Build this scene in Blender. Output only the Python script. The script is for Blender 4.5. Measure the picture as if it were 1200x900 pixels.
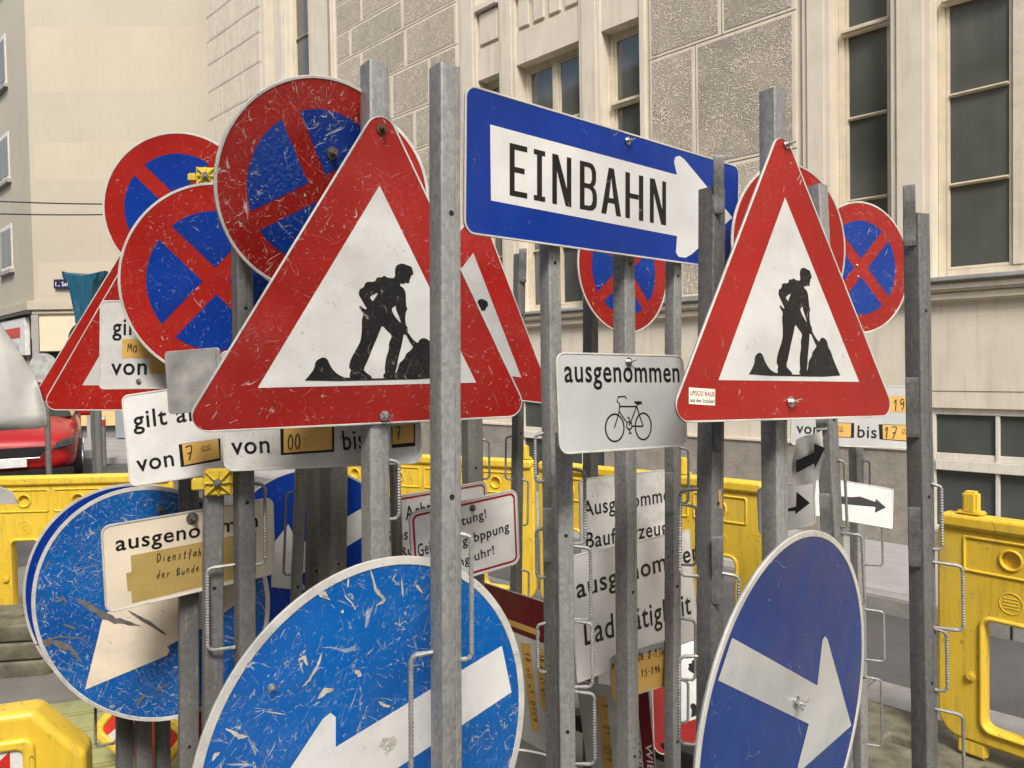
import bpy, bmesh, math, random
from math import sin, cos, pi, radians
from mathutils import Vector, Matrix, Euler
random.seed(7)
sc = bpy.context.scene
for o in list(bpy.data.objects): bpy.data.objects.remove(o)
col = sc.collection
# ------------------------------------------------------------------ camera
PITCH, ROLL = radians(1.5), radians(1.0)
cam = bpy.data.cameras.new('camera'); cam.sensor_width = 36; cam.lens = 27.0
cam.clip_start = .05; cam.clip_end = 400
camo = bpy.data.objects.new('camera', cam); col.objects.link(camo); sc.camera = camo
fw = Vector((0, cos(PITCH), -sin(PITCH))); rt = Vector((1, 0, 0)); up = rt.cross(fw)
r2 = rt*cos(ROLL) - up*sin(ROLL); u2 = rt*sin(ROLL) + up*cos(ROLL)
M = Matrix((r2, u2, -fw)).transposed().to_4x4(); M.translation = Vector((0, 0, 1.6)); camo.matrix_world = M
# ------------------------------------------------------------------ light
SUN_EL, SUN_AZ = radians(50), radians(172)       # azimuth clockwise from +Y
w = bpy.data.worlds.new('World'); sc.world = w; w.use_nodes = True
nt = w.node_tree; sky = nt.nodes.new('ShaderNodeTexSky'); sky.sky_type = 'NISHITA'; sky.sun_disc = False
sky.sun_elevation = SUN_EL; sky.sun_rotation = SUN_AZ; sky.air_density = 1.2; sky.dust_density = 4.0; sky.ozone_density = 1.0
bg = nt.nodes['Background']; bg.inputs[1].default_value = 0.13
nt.links.new(sky.outputs[0], bg.inputs[0])
sl = bpy.data.lights.new('sun', 'SUN'); sl.energy = 2.1; sl.angle = radians(14); sl.color = (1, .955, .89)
so = bpy.data.objects.new('sun', sl); col.objects.link(so)
sd = Vector((sin(SUN_AZ)*cos(SUN_EL), cos(SUN_AZ)*cos(SUN_EL), sin(SUN_EL)))
so.rotation_euler = sd.to_track_quat('Z', 'Y').to_euler(); so.location = (0, -5, 20)
sc.view_settings.view_transform = 'Standard'; sc.view_settings.look = 'None'; sc.view_settings.gamma = 1
sc.view_settings.exposure = 0.70
sc.cycles.max_bounces = 8; sc.cycles.glossy_bounces = 4; sc.cycles.use_denoising = True

POSE={'T1': {'loc': [-0.2564, 1.4616, 1.6875], 'yaw': 0.4856, 'tilt': 0.1415, 'roll': -0.0045}, 'T2': {'loc': [0.5632, 1.5491, 1.68], 'yaw': 0.5662, 'tilt': -0.0753, 'roll': -0.0348}, 'T1b': {'loc': [-0.1523, 2.4537, 1.7093], 'yaw': 0.3482, 'tilt': 0.0291, 'roll': -0.1434}, 'T3b': {'loc': [-1.0929, 2.3472, 1.6778], 'yaw': -0.0032, 'tilt': -0.0286, 'roll': -0.0201}, 'T3a': {'loc': [-1.1537, 2.4233, 1.6984], 'yaw': 0.0585, 'tilt': -0.0307, 'roll': -0.0281}, 'EIN': {'loc': [0.2873, 1.8979, 2.0119], 'yaw': 0.731, 'tilt': 0.033, 'roll': -0.0077, 'w': 1.0091, 'h': 0.3}, 'A': {'loc': [-0.8965, 1.8908, 1.6635], 'yaw': -0.0033, 'tilt': -0.0704, 'roll': -0.006, 'w': 0.2317, 'h': 0.22}, 'B': {'loc': [-0.7429, 1.7442, 1.4575], 'yaw': 0.0226, 'tilt': -0.1333, 'roll': 0.1275, 'w': 0.2744, 'h': 0.21}, 'C': {'loc': [-0.3959, 1.586, 1.5171], 'yaw': 0.0208, 'tilt': -0.0087, 'roll': 0.0225, 'w': 0.4087, 'h': 0.25}, 'D': {'loc': [-0.7587, 1.8081, 1.1683], 'yaw': 0.7002, 'tilt': 0.0784, 'roll': 0.0372, 'w': 0.3925, 'h': 0.2}, 'E': {'loc': [0.2334, 1.587, 1.5175], 'yaw': 0.5912, 'tilt': -0.0733, 'roll': -0.0265, 'w': 0.352, 'h': 0.2}, 'F': {'loc': [1.1552, 2.5772, 1.4053], 'yaw': -0.0057, 'tilt': -0.0707, 'roll': -0.0488, 'w': 0.4376, 'h': 0.21}, 'G': {'loc': [-0.1179, 1.8899, 1.1684], 'yaw': 0.5964, 'tilt': 0.0776, 'roll': 0.0796, 'w': 0.3092, 'h': 0.2}, 'G2': {'loc': [-0.2338, 2.1684, 1.1467], 'yaw': 0.752, 'tilt': -0.0177, 'roll': 0.0134, 'w': 0.4202, 'h': 0.2}, 'H': {'loc': [0.375, 2.4961, 1.1042], 'yaw': 0.489, 'tilt': -0.0127, 'roll': 0.006, 'w': 0.3828, 'h': 0.264}, 'I': {'loc': [0.3616, 2.2612, 0.8925], 'yaw': 0.6819, 'tilt': -0.0958, 'roll': -0.0075, 'w': 0.5347, 'h': 0.345}, 'J': {'loc': [0.3355, 2.0591, 0.7638], 'yaw': 0.3691, 'tilt': 0.125, 'roll': 0.1017, 'w': 0.1854, 'h': 0.135}, 'K1': {'loc': [0.7096, 1.9906, 1.2144], 'yaw': 0.1264, 'tilt': 0.2011, 'roll': 0.1345, 'w': 0.1567, 'h': 0.13}, 'K2': {'loc': [1.087, 2.4458, 1.1385], 'yaw': 0.0055, 'tilt': -0.3354, 'roll': -0.1931, 'w': 0.248, 'h': 0.13}, 'M': {'loc': [-0.6462, 1.5618, 1.577], 'yaw': 0.0001, 'tilt': -0.0516, 'roll': 0.0636, 'w': 0.1131, 'h': 0.128}, 'B1': {'loc': [-0.225, 1.2639, 0.9604], 'yaw': 0.7333, 'tilt': -0.0116, 'roll': 0.0, 'r': 0.32}, 'B2': {'loc': [0.4503, 1.2434, 1.0198], 'yaw': 0.7846, 'tilt': 0.0478, 'roll': 0.0, 'r': 0.3}, 'BL': {'loc': [-0.922, 1.9253, 1.0093], 'yaw': 0.0066, 'tilt': 0.0012, 'roll': 0.0, 'r': 0.3}, 'BL2': {'loc': [-1.0061, 2.025, 1.002], 'yaw': 0.0125, 'tilt': 0.0005, 'roll': 0.0, 'r': 0.3}, 'BC': {'loc': [-0.6728, 2.5542, 0.9643], 'yaw': 0.0526, 'tilt': -0.0, 'roll': 0.0, 'r': 0.3}, 'D1': {'loc': [-0.9267, 2.1627, 2.0549], 'yaw': 0.0097, 'tilt': -0.0111, 'roll': 0.0, 'r': 0.21}, 'D2': {'loc': [-0.6858, 1.796, 1.805], 'yaw': 0.0044, 'tilt': 0.0171, 'roll': 0.0, 'r': 0.228}, 'D3': {'loc': [-0.3746, 1.5398, 1.9562], 'yaw': 0.7132, 'tilt': 0.3143, 'roll': -0.23, 'r': 0.21}, 'D7': {'loc': [-0.3756, 1.6097, 1.9466], 'yaw': -0.0054, 'tilt': -0.0177, 'roll': 0.12, 'r': 0.21}, 'D4': {'loc': [0.3756, 2.5288, 1.9023], 'yaw': 0.6649, 'tilt': -0.0382, 'roll': -0.1, 'r': 0.21}, 'D5': {'loc': [0.8178, 2.2393, 1.9263], 'yaw': 0.5201, 'tilt': 0.0148, 'roll': 0.1, 'r': 0.24}, 'D6': {'loc': [1.1192, 2.4583, 1.8874], 'yaw': 0.3908, 'tilt': 0.0035, 'roll': 0.0, 'r': 0.21}, 'W1': {'loc': [0.0064, 2.5693, 0.5784], 'yaw': -0.8579, 'tilt': 0.0077, 'roll': 0.0047, 'w': 0.3676, 'h': 0.5}, 'W2': {'loc': [0.3314, 2.5026, 0.3168], 'yaw': -0.4083, 'tilt': 0.2579, 'roll': 0.0052, 'w': 0.2414, 'h': 0.5}}
SHAPE={'worker': [[(0.0352, 0.0805), (0.0343, 0.0981), (0.0374, 0.105), (0.0432, 0.1079), (0.0499, 0.1091), (0.0588, 0.1062), (0.0669, 0.1042), (0.0691, 0.0993), (0.0713, 0.094), (0.0713, 0.0887), (0.0669, 0.0866), (0.0664, 0.0829), (0.0642, 0.078), (0.0642, 0.0731), (0.0602, 0.0715), (0.0566, 0.0735), (0.0522, 0.0699), (0.0459, 0.0715), (0.0455, 0.0666), (0.0522, 0.0633), (0.0575, 0.0543), (0.0584, 0.038), (0.0593, 0.0282), (0.0624, 0.0224), (0.0588, 0.0175), (0.058, 0.0041), (0.0597, -0.0082), (0.0642, -0.0135), (0.0651, -0.0246), (0.0606, -0.0282), (0.0557, -0.0258), (0.0548, -0.0348), (0.0513, -0.0532), (0.0468, -0.0716), (0.0441, -0.09), (0.0414, -0.0994), (0.0423, -0.1051), (0.0388, -0.1108), (0.0187, -0.1116), (0.0165, -0.1051), (0.0209, -0.1018), (0.0196, -0.09), (0.0218, -0.0716), (0.0272, -0.0552), (0.0263, -0.0438), (0.033, -0.0291), (0.0218, -0.0192), (0.0116, -0.0086), (0.0058, -0.0266), (-0.0049, -0.0511), (-0.0139, -0.0757), (-0.0223, -0.0936), (-0.0183, -0.0994), (-0.0058, -0.1075), (-0.0058, -0.1124), (-0.0482, -0.1124), (-0.0491, -0.1026), (-0.046, -0.0945), (-0.0513, -0.0895), (-0.0469, -0.0724), (-0.0348, -0.0511), (-0.029, -0.0389), (-0.0272, -0.0184), (-0.0281, 0.0012), (-0.0241, 0.0118), (-0.0339, 0.0237), (-0.0312, 0.0269), (-0.0228, 0.0204), (-0.0183, 0.0208), (-0.0223, 0.0274), (-0.029, 0.038), (-0.0353, 0.0478), (-0.0335, 0.058), (-0.0254, 0.0609), (-0.0223, 0.0715), (-0.004, 0.0723), (-0.0005, 0.0813), (0.0098, 0.0809), (0.0125, 0.085), (0.0209, 0.0809)], [(-0.0139, 0.0445), (0.004, 0.0535), (-0.004, 0.0412), (-0.0076, 0.0355), (-0.0112, 0.0396)], [(0.0294, 0.0224), (0.0379, 0.0294), (0.0388, 0.0216), (0.0441, 0.0102), (0.0504, -0.0053), (0.0423, 0.002), (0.0343, 0.0118)]], 'ground': [(-0.1352, -0.1149), (-0.1254, -0.1043), (-0.1155, -0.0912), (-0.1142, -0.0797), (-0.1093, -0.074), (-0.0995, -0.0695), (-0.0915, -0.0736), (-0.087, -0.0838), (-0.0816, -0.0928), (-0.0718, -0.1026), (-0.0585, -0.1088), (-0.0415, -0.11), (0.015, -0.1122), (0.039, -0.1088), (0.0456, -0.0958), (0.048, -0.0836), (0.0588, -0.0737), (0.0624, -0.0638), (0.072, -0.0569), (0.0768, -0.05), (0.0852, -0.0432), (0.09, -0.0355), (0.0972, -0.0332), (0.1056, -0.0355), (0.1122, -0.0416), (0.114, -0.0523), (0.1236, -0.0638), (0.1284, -0.0767), (0.1356, -0.089), (0.1428, -0.1004), (0.1524, -0.1149)], 'shovel': [(0.0593, -0.0241), (0.0646, -0.0233), (0.0753, -0.0364), (0.0869, -0.0446), (0.1034, -0.047), (0.1101, -0.0552), (0.1048, -0.0642), (0.0901, -0.0613), (0.0789, -0.0544), (0.0691, -0.0409)], 'ein_arrow': [(-0.4381, 0.0808), (0.206, 0.079), (0.1919, 0.1099), (0.197, 0.124), (0.2155, 0.1305), (0.2373, 0.1243), (0.4734, 0.0001), (0.278, -0.122), (0.2512, -0.1335), (0.2206, -0.1338), (0.2079, -0.1237), (0.2113, -0.0802), (-0.434, -0.0743)], 'ein_box': [[(-0.3841, 0.0536), (-0.333, 0.0536), (-0.3313, -0.0565), (-0.3826, -0.0564)], [(-0.3135, 0.0536), (-0.2788, 0.0536), (-0.2769, -0.0567), (-0.3117, -0.0566)], [(-0.2566, 0.0535), (-0.1953, 0.0535), (-0.1931, -0.0569), (-0.2547, -0.0568)], [(-0.1669, 0.0535), (-0.1081, 0.0535), (-0.1056, -0.0572), (-0.1646, -0.057)], [(-0.093, 0.0535), (-0.0203, 0.0535), (-0.0175, -0.0575), (-0.0905, -0.0573)], [(-0.0042, 0.0535), (0.0654, 0.0534), (0.0686, -0.0577), (-0.0013, -0.0575)], [(0.0917, 0.0534), (0.159, 0.0534), (0.1625, -0.058), (0.095, -0.0578)]], 'B1_arrow': [(0.2655, 0.1062), (0.2869, 0.011), (-0.0682, -0.0578), (-0.079, -0.1045), (-0.0885, -0.1142), (-0.2207, -0.0252), (-0.1089, 0.0883), (-0.0953, 0.0934), (-0.0866, 0.0838), (-0.0881, 0.0364)], 'B2_arrow': [(-0.211, 0.184), (0.0902, 0.0187), (0.1038, 0.0946), (0.1139, 0.0994), (0.1254, 0.0902), (0.2525, -0.1099), (0.0289, -0.1114), (0.0246, -0.0994), (0.0617, -0.0392), (-0.2461, 0.1324)], 'BL_arrow': [(-0.1718, -0.2146), (-0.1183, -0.0216), (-0.0574, 0.0011), (0.0118, 0.0171), (0.0619, 0.0378), (0.1874, 0.1439), (0.269, 0.1423), (0.2661, 0.0339), (0.1343, -0.0615), (0.0382, -0.1075), (0.0444, -0.1185), (0.0375, -0.1315)], 'BC_arrow': [(-0.1393, 0.0421), (-0.0814, 0.1149), (-0.0707, 0.0917), (-0.0579, 0.0397), (0.1797, 0.1707), (0.2063, 0.0894), (-0.0519, -0.061), (-0.0249, -0.1108), (-0.1428, -0.0954)], 'bike': [[(-0.0069, -0.0536), (-0.0082, -0.0608), (-0.0112, -0.0675), (-0.0155, -0.0731), (-0.021, -0.0773), (-0.0272, -0.0798), (-0.0337, -0.0805), (-0.0401, -0.0793), (-0.046, -0.0763), (-0.0508, -0.0717), (-0.0544, -0.0658), (-0.0565, -0.059), (-0.057, -0.0519), (-0.0557, -0.0448), (-0.0529, -0.0382), (-0.0487, -0.0325), (-0.0433, -0.0283), (-0.0371, -0.0256), (-0.0306, -0.0249), (-0.0242, -0.026), (-0.0182, -0.0289), (-0.0132, -0.0335), (-0.0095, -0.0394), (-0.0074, -0.0463), (-0.0069, -0.0536)], [(0.0698, -0.0531), (0.0686, -0.0604), (0.0659, -0.067), (0.0619, -0.0726), (0.0569, -0.0769), (0.0512, -0.0794), (0.0453, -0.0801), (0.0395, -0.0789), (0.0342, -0.0759), (0.0299, -0.0714), (0.0267, -0.0655), (0.0248, -0.0588), (0.0245, -0.0516), (0.0257, -0.0445), (0.0283, -0.0379), (0.0322, -0.0323), (0.0371, -0.028), (0.0427, -0.0254), (0.0487, -0.0246), (0.0545, -0.0257), (0.0598, -0.0286), (0.0643, -0.0331), (0.0676, -0.039), (0.0695, -0.0459), (0.0698, -0.0531)], [(0.0038, 0.0056), (-0.0006, 0.0112), (-0.0196, 0.0101), (-0.0227, 0.0006), (-0.016, -0.0031), (-0.0165, -0.0118), (-0.0198, -0.024), (-0.0333, -0.0535)], [(-0.0164, -0.0096), (0.0307, -0.0105)], [(0.0307, -0.0105), (0.008, -0.0494)], [(-0.0177, -0.02), (0.001, -0.0424)], [(0.0267, -0.0016), (0.0318, -0.0045), (0.032, -0.0128), (0.0462, -0.0521)], [(0.0134, -0.051), (0.0462, -0.0521)], [(0.0153, -0.0497), (0.0141, -0.0538), (0.0112, -0.0567), (0.0075, -0.0577), (0.0039, -0.0564), (0.0014, -0.0533), (0.0006, -0.0492), (0.0018, -0.0451), (0.0047, -0.0422), (0.0084, -0.0412), (0.0121, -0.0424), (0.0146, -0.0455), (0.0153, -0.0497)], [(0.0058, -0.0548), (0.0096, -0.0646)], [(0.0059, -0.065), (0.0133, -0.0653)], [(0.0023, -0.0328), (0.0078, -0.0329), (0.0093, -0.0454)]], 'saddle': [(0.0246, 0.0007), (0.0456, 0.0003), (0.046, -0.0053), (0.0346, -0.0067), (0.0296, -0.0039), (0.0244, -0.0032)], 'yellow_A': [[(-0.0604, 0.0135), (0.0449, 0.0139), (0.0453, -0.0342), (-0.0598, -0.033)], [(0.0094, -0.0357), (0.078, -0.0355), (0.0783, -0.0731), (0.0098, -0.0723)]], 'blk_B': [(-0.0193, -0.0253), (0.0749, -0.0253), (0.0705, -0.075), (-0.0198, -0.0771)], 'yel_B': [(-0.0118, -0.0264), (0.07, -0.0256), (0.0687, -0.0695), (-0.0116, -0.0739)], 'blk_C': [[(-0.0853, -0.0365), (0.026, -0.0352), (0.0234, -0.0929), (-0.0862, -0.0953)], [(0.1429, -0.046), (0.1931, -0.0422), (0.1912, -0.0882), (0.1428, -0.0903)]], 'yel_C': [[(-0.0777, -0.0368), (0.0219, -0.035), (0.0195, -0.088), (-0.0802, -0.0909)], [(0.1459, -0.0461), (0.1902, -0.042), (0.1885, -0.0804), (0.1443, -0.0827)]], 'yel_D': [[(-0.1389, 0.0211), (0.1495, 0.0212), (0.146, -0.087), (-0.1414, -0.0891), (-0.1416, -0.0607), (-0.1489, -0.0588), (-0.1502, -0.0172), (-0.1388, -0.0167)]], 'blk_F': [[(0.0749, -0.0255), (0.1867, -0.0254), (0.1872, -0.0813), (0.0783, -0.0764)], [(-0.1173, -0.0239), (-0.0075, -0.0246), (-0.0069, -0.0743), (-0.1166, -0.0736)]], 'yel_F': [[(0.0875, -0.0272), (0.1867, -0.0268), (0.1871, -0.0785), (0.0894, -0.0747)], [(-0.1124, -0.0251), (-0.0173, -0.0263), (-0.0181, -0.0718), (-0.1117, -0.0713)], [(0.0949, 0.0699), (0.1858, 0.0713), (0.1863, 0.018), (0.0955, 0.0165)]], 'yel_J': [(-0.0875, 0.043), (0.0752, 0.0458), (0.071, -0.0678), (-0.0883, -0.064)], 'K1_arr': [(-0.0631, -0.0084), (0.0252, -0.0019), (0.0283, 0.039), (0.0636, 0.0008), (0.022, -0.0239), (0.0224, -0.0135), (-0.0611, 0.0016)], 'K2_arr': [(-0.1075, 0.0045), (-0.048, 0.0115), (-0.0083, 0.0151), (0.018, 0.0218), (0.0679, 0.013), (0.0676, 0.0238), (0.1013, 0.0006), (0.0671, -0.0223), (0.0678, -0.0033), (0.0125, -0.0083), (-0.0205, -0.0108), (-0.1062, -0.0191)], 'stick': [(-0.293, -0.1385), (-0.2255, -0.1414), (-0.2281, -0.1719), (-0.2947, -0.1682)], 'W1_tape': [[(0.0135, 0.0853), (0.0622, 0.0926), (0.0955, -0.1935), (0.0592, -0.1954)], [(0.0889, 0.0889), (0.1246, 0.0931), (0.154, -0.1412), (0.1022, -0.0946)]], 'W2_tape': [[(-0.0557, 0.2041), (-0.0213, 0.2087), (-0.0263, -0.0739), (-0.0585, -0.0812)]], 'bolts': {'T1': [(0.001, 0.3506, 0.0105, 'rust'), (0.0214, -0.1856, 0.01, 'steel')], 'D3': [(-0.0015, 0.0732, 0.0125, 'rust2')], 'EIN': [(0.0024, 0.1297, 0.01, 'wing')], 'E': [(0.0129, 0.0832, 0.009, 'wing')], 'T2': [(0.0122, 0.3599, 0.009, 'wing'), (-0.0137, -0.1664, 0.011, 'steel')], 'B2': [(0.0082, 0.0173, 0.01, 'wing')], 'D': [(-0.0025, 0.0827, 0.014, 'rust2')], 'D1': [(0.058, 0.0795, 0.005, 'rivet')], 'D6': [(-0.0174, 0.0067, 0.004, 'rivet'), (-0.014, -0.0284, 0.004, 'rivet')], 'A': [(-0.0177, -0.0909, 0.0065, 'rivet')], 'G': [(0.0182, 0.0766, 0.0085, 'rust2')], 'BL': [(0.0356, 0.2376, 0.011, 'rust2')], 'B1': [(-0.1922, 0.163, 0.006, 'steel')]}, 'gouge_BL': [([(-0.19, 0.0189), (-0.1562, 0.0008), (-0.1185, -0.0282), (-0.0802, -0.042), (-0.0269, -0.0539)], 0.011), ([(-0.297, -0.0986), (-0.2494, -0.0908), (-0.2028, -0.1092), (-0.1781, -0.1446)], 0.01), ([(-0.2222, -0.0457), (-0.1882, -0.0594)], 0.005), ([(-0.0579, -0.0141), (-0.0052, -0.0478), (0.0391, -0.0792)], 0.006), ([(-0.044, -0.261), (-0.0214, -0.2264)], 0.006), ([(-0.2375, 0.009), (-0.2199, 0.0216), (-0.2076, 0.0062)], 0.005), ([(-0.2647, 0.0919), (-0.2466, 0.1197)], 0.003), ([(-0.2838, -0.0901), (-0.2318, -0.0781), (-0.1676, -0.0838)], 0.003), ([(0.0046, -0.2226), (0.0441, -0.2015)], 0.004)], 'gouge_B1': [([(-0.1064, 0.1937), (-0.1154, 0.1737), (-0.1305, 0.1557), (-0.1426, 0.1482)], 0.003), ([(-0.0161, 0.3065), (-0.0064, 0.2715), (0.0094, 0.2491), (-0.0073, 0.2433)], 0.004), ([(-0.1115, 0.2913), (-0.102, 0.2826), (-0.0948, 0.2765)], 0.006), ([(-0.1483, 0.1917), (-0.1364, 0.1929), (-0.1321, 0.1784)], 0.004), ([(-0.2624, 0.1241), (-0.2483, 0.1132), (-0.2422, 0.1049), (-0.2296, 0.1014)], 0.004), ([(-0.282, 0.0838), (-0.2765, 0.0921), (-0.2708, 0.0921)], 0.004), ([(-0.117, 0.1227), (-0.1045, 0.1302), (-0.0886, 0.129)], 0.006), ([(-0.0082, 0.0846), (0.0036, 0.0738), (0.0158, 0.0686)], 0.003), ([(-0.056, 0.3003), (-0.0591, 0.2848)], 0.003), ([(-0.0656, 0.2747), (-0.0522, 0.258), (-0.0448, 0.2447)], 0.002), ([(0.0444, 0.2802), (0.0461, 0.2459)], 0.003), ([(0.073, 0.2622), (0.0874, 0.2443)], 0.004), ([(-0.0705, 0.2506), (-0.0681, 0.2455)], 0.004), ([(-0.0505, 0.1488), (-0.0378, 0.1358)], 0.006), ([(-0.2026, 0.1298), (-0.1693, 0.114)], 0.0015), ([(-0.09, 0.2709), (-0.1045, 0.2831)], 0.003), ([(0.0066, -0.0039), (0.0017, 0.017), (0.0182, 0.0065), (0.0065, -0.0086)], 0.012)]}
TEXTS=[('E', 'ausgenommen', (-0.1566, 0.0416), (0.1603, 0.0413), 0.0352, 'x'), ('D', 'ausgenommen', (-0.1689, 0.0381), (0.1542, 0.0321), 0.0269, 'x'), ('D', 'Dienstfahrt', (-0.0858, -0.0066), (0.0415, -0.0126), 0.02, 'h'), ('D', 'der Bundesp.', (-0.0875, -0.0448), (0.0441, -0.0496), 0.0177, 'h'), ('A', 'gilt an', (-0.0844, 0.0243), (0.0514, 0.0247), 0.0321, 'x'), ('A', 'von', (-0.0865, -0.0738), (0.0016, -0.0739), 0.032, 'x'), ('A', 'Mo. -', (-0.0456, -0.0187), (0.019, -0.0152), 0.0206, 'h'), ('B', 'gilt an', (-0.1164, 0.025), (0.033, 0.0245), 0.0309, 'x'), ('B', 'von', (-0.1173, -0.0729), (-0.0335, -0.0706), 0.0289, 'x'), ('B', '7', (-0.0054, -0.0637), (0.0153, -0.0626), 0.0307, 'h'), ('B', 'oo', (0.0301, -0.0454), (0.055, -0.0443), 0.0109, 'h'), ('C', 'von', (-0.1871, -0.0899), (-0.1082, -0.0885), 0.0282, 'x'), ('C', 'bis', (0.0429, -0.0902), (0.0882, -0.088), 0.0424, 'c'), ('C', '00:', (-0.0699, -0.0842), (-0.0259, -0.0814), 0.0294, 'h'), ('C', '7:', (0.1534, -0.076), (0.177, -0.074), 0.0266, 'h'), ('F', 'von', (-0.2006, -0.0643), (-0.1237, -0.0661), 0.028, 'x'), ('F', 'bis', (0.0042, -0.0718), (0.0685, -0.0725), 0.042, 'c'), ('F', '00', (-0.068, -0.051), (-0.0421, -0.0509), 0.014, 'h'), ('F', '17', (0.0929, -0.0739), (0.1383, -0.0745), 0.0385, 'h'), ('F', '00', (0.152, -0.051), (0.1799, -0.0515), 0.014, 'h'), ('F', '19', (0.1234, 0.023), (0.1653, 0.0244), 0.0372, 'h'), ('G', 'Achtung!', (-0.0718, 0.0328), (0.0589, 0.0433), 0.0246, 'c'), ('G', 'Gei', (-0.1362, -0.0125), (-0.1017, -0.0102), 0.033, 'c'), ('G', 'gabppung', (-0.0139, -0.014), (0.1255, -0.0048), 0.0191, 'x'), ('G', 'ung uhr!', (-0.0459, -0.0653), (0.0772, -0.0559), 0.0251, 'c'), ('G2', 'Acht', (-0.0896, 0.0287), (-0.0023, 0.0336), 0.0402, 'c'), ('G2', 'Gehs', (-0.1673, -0.0188), (-0.0862, -0.0248), 0.0324, 'c'), ('G2', 'Ru', (-0.1134, -0.0653), (-0.0716, -0.0684), 0.0245, 'c'), ('H', 'Ausgenommen', (-0.1792, 0.0116), (0.1987, 0.0248), 0.0516, 'c'), ('H', 'Baufahrzeuge', (-0.1711, -0.0904), (0.1887, -0.0848), 0.0527, 'c'), ('I', 'ausgenommen', (-0.2436, 0.0531), (0.3058, 0.0727), 0.0425, 'x'), ('I', 'Ladetätigkeit', (-0.2279, -0.0787), (0.2405, -0.0888), 0.0702, 'c'), ('J', 'n.u.n k Dk 8-13h', (-0.0882, 0.0305), (0.0745, 0.0279), 0.0244, 'h'), ('J', '15-19h', (-0.0006, -0.019), (0.0619, -0.0196), 0.0222, 'h')]
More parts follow.
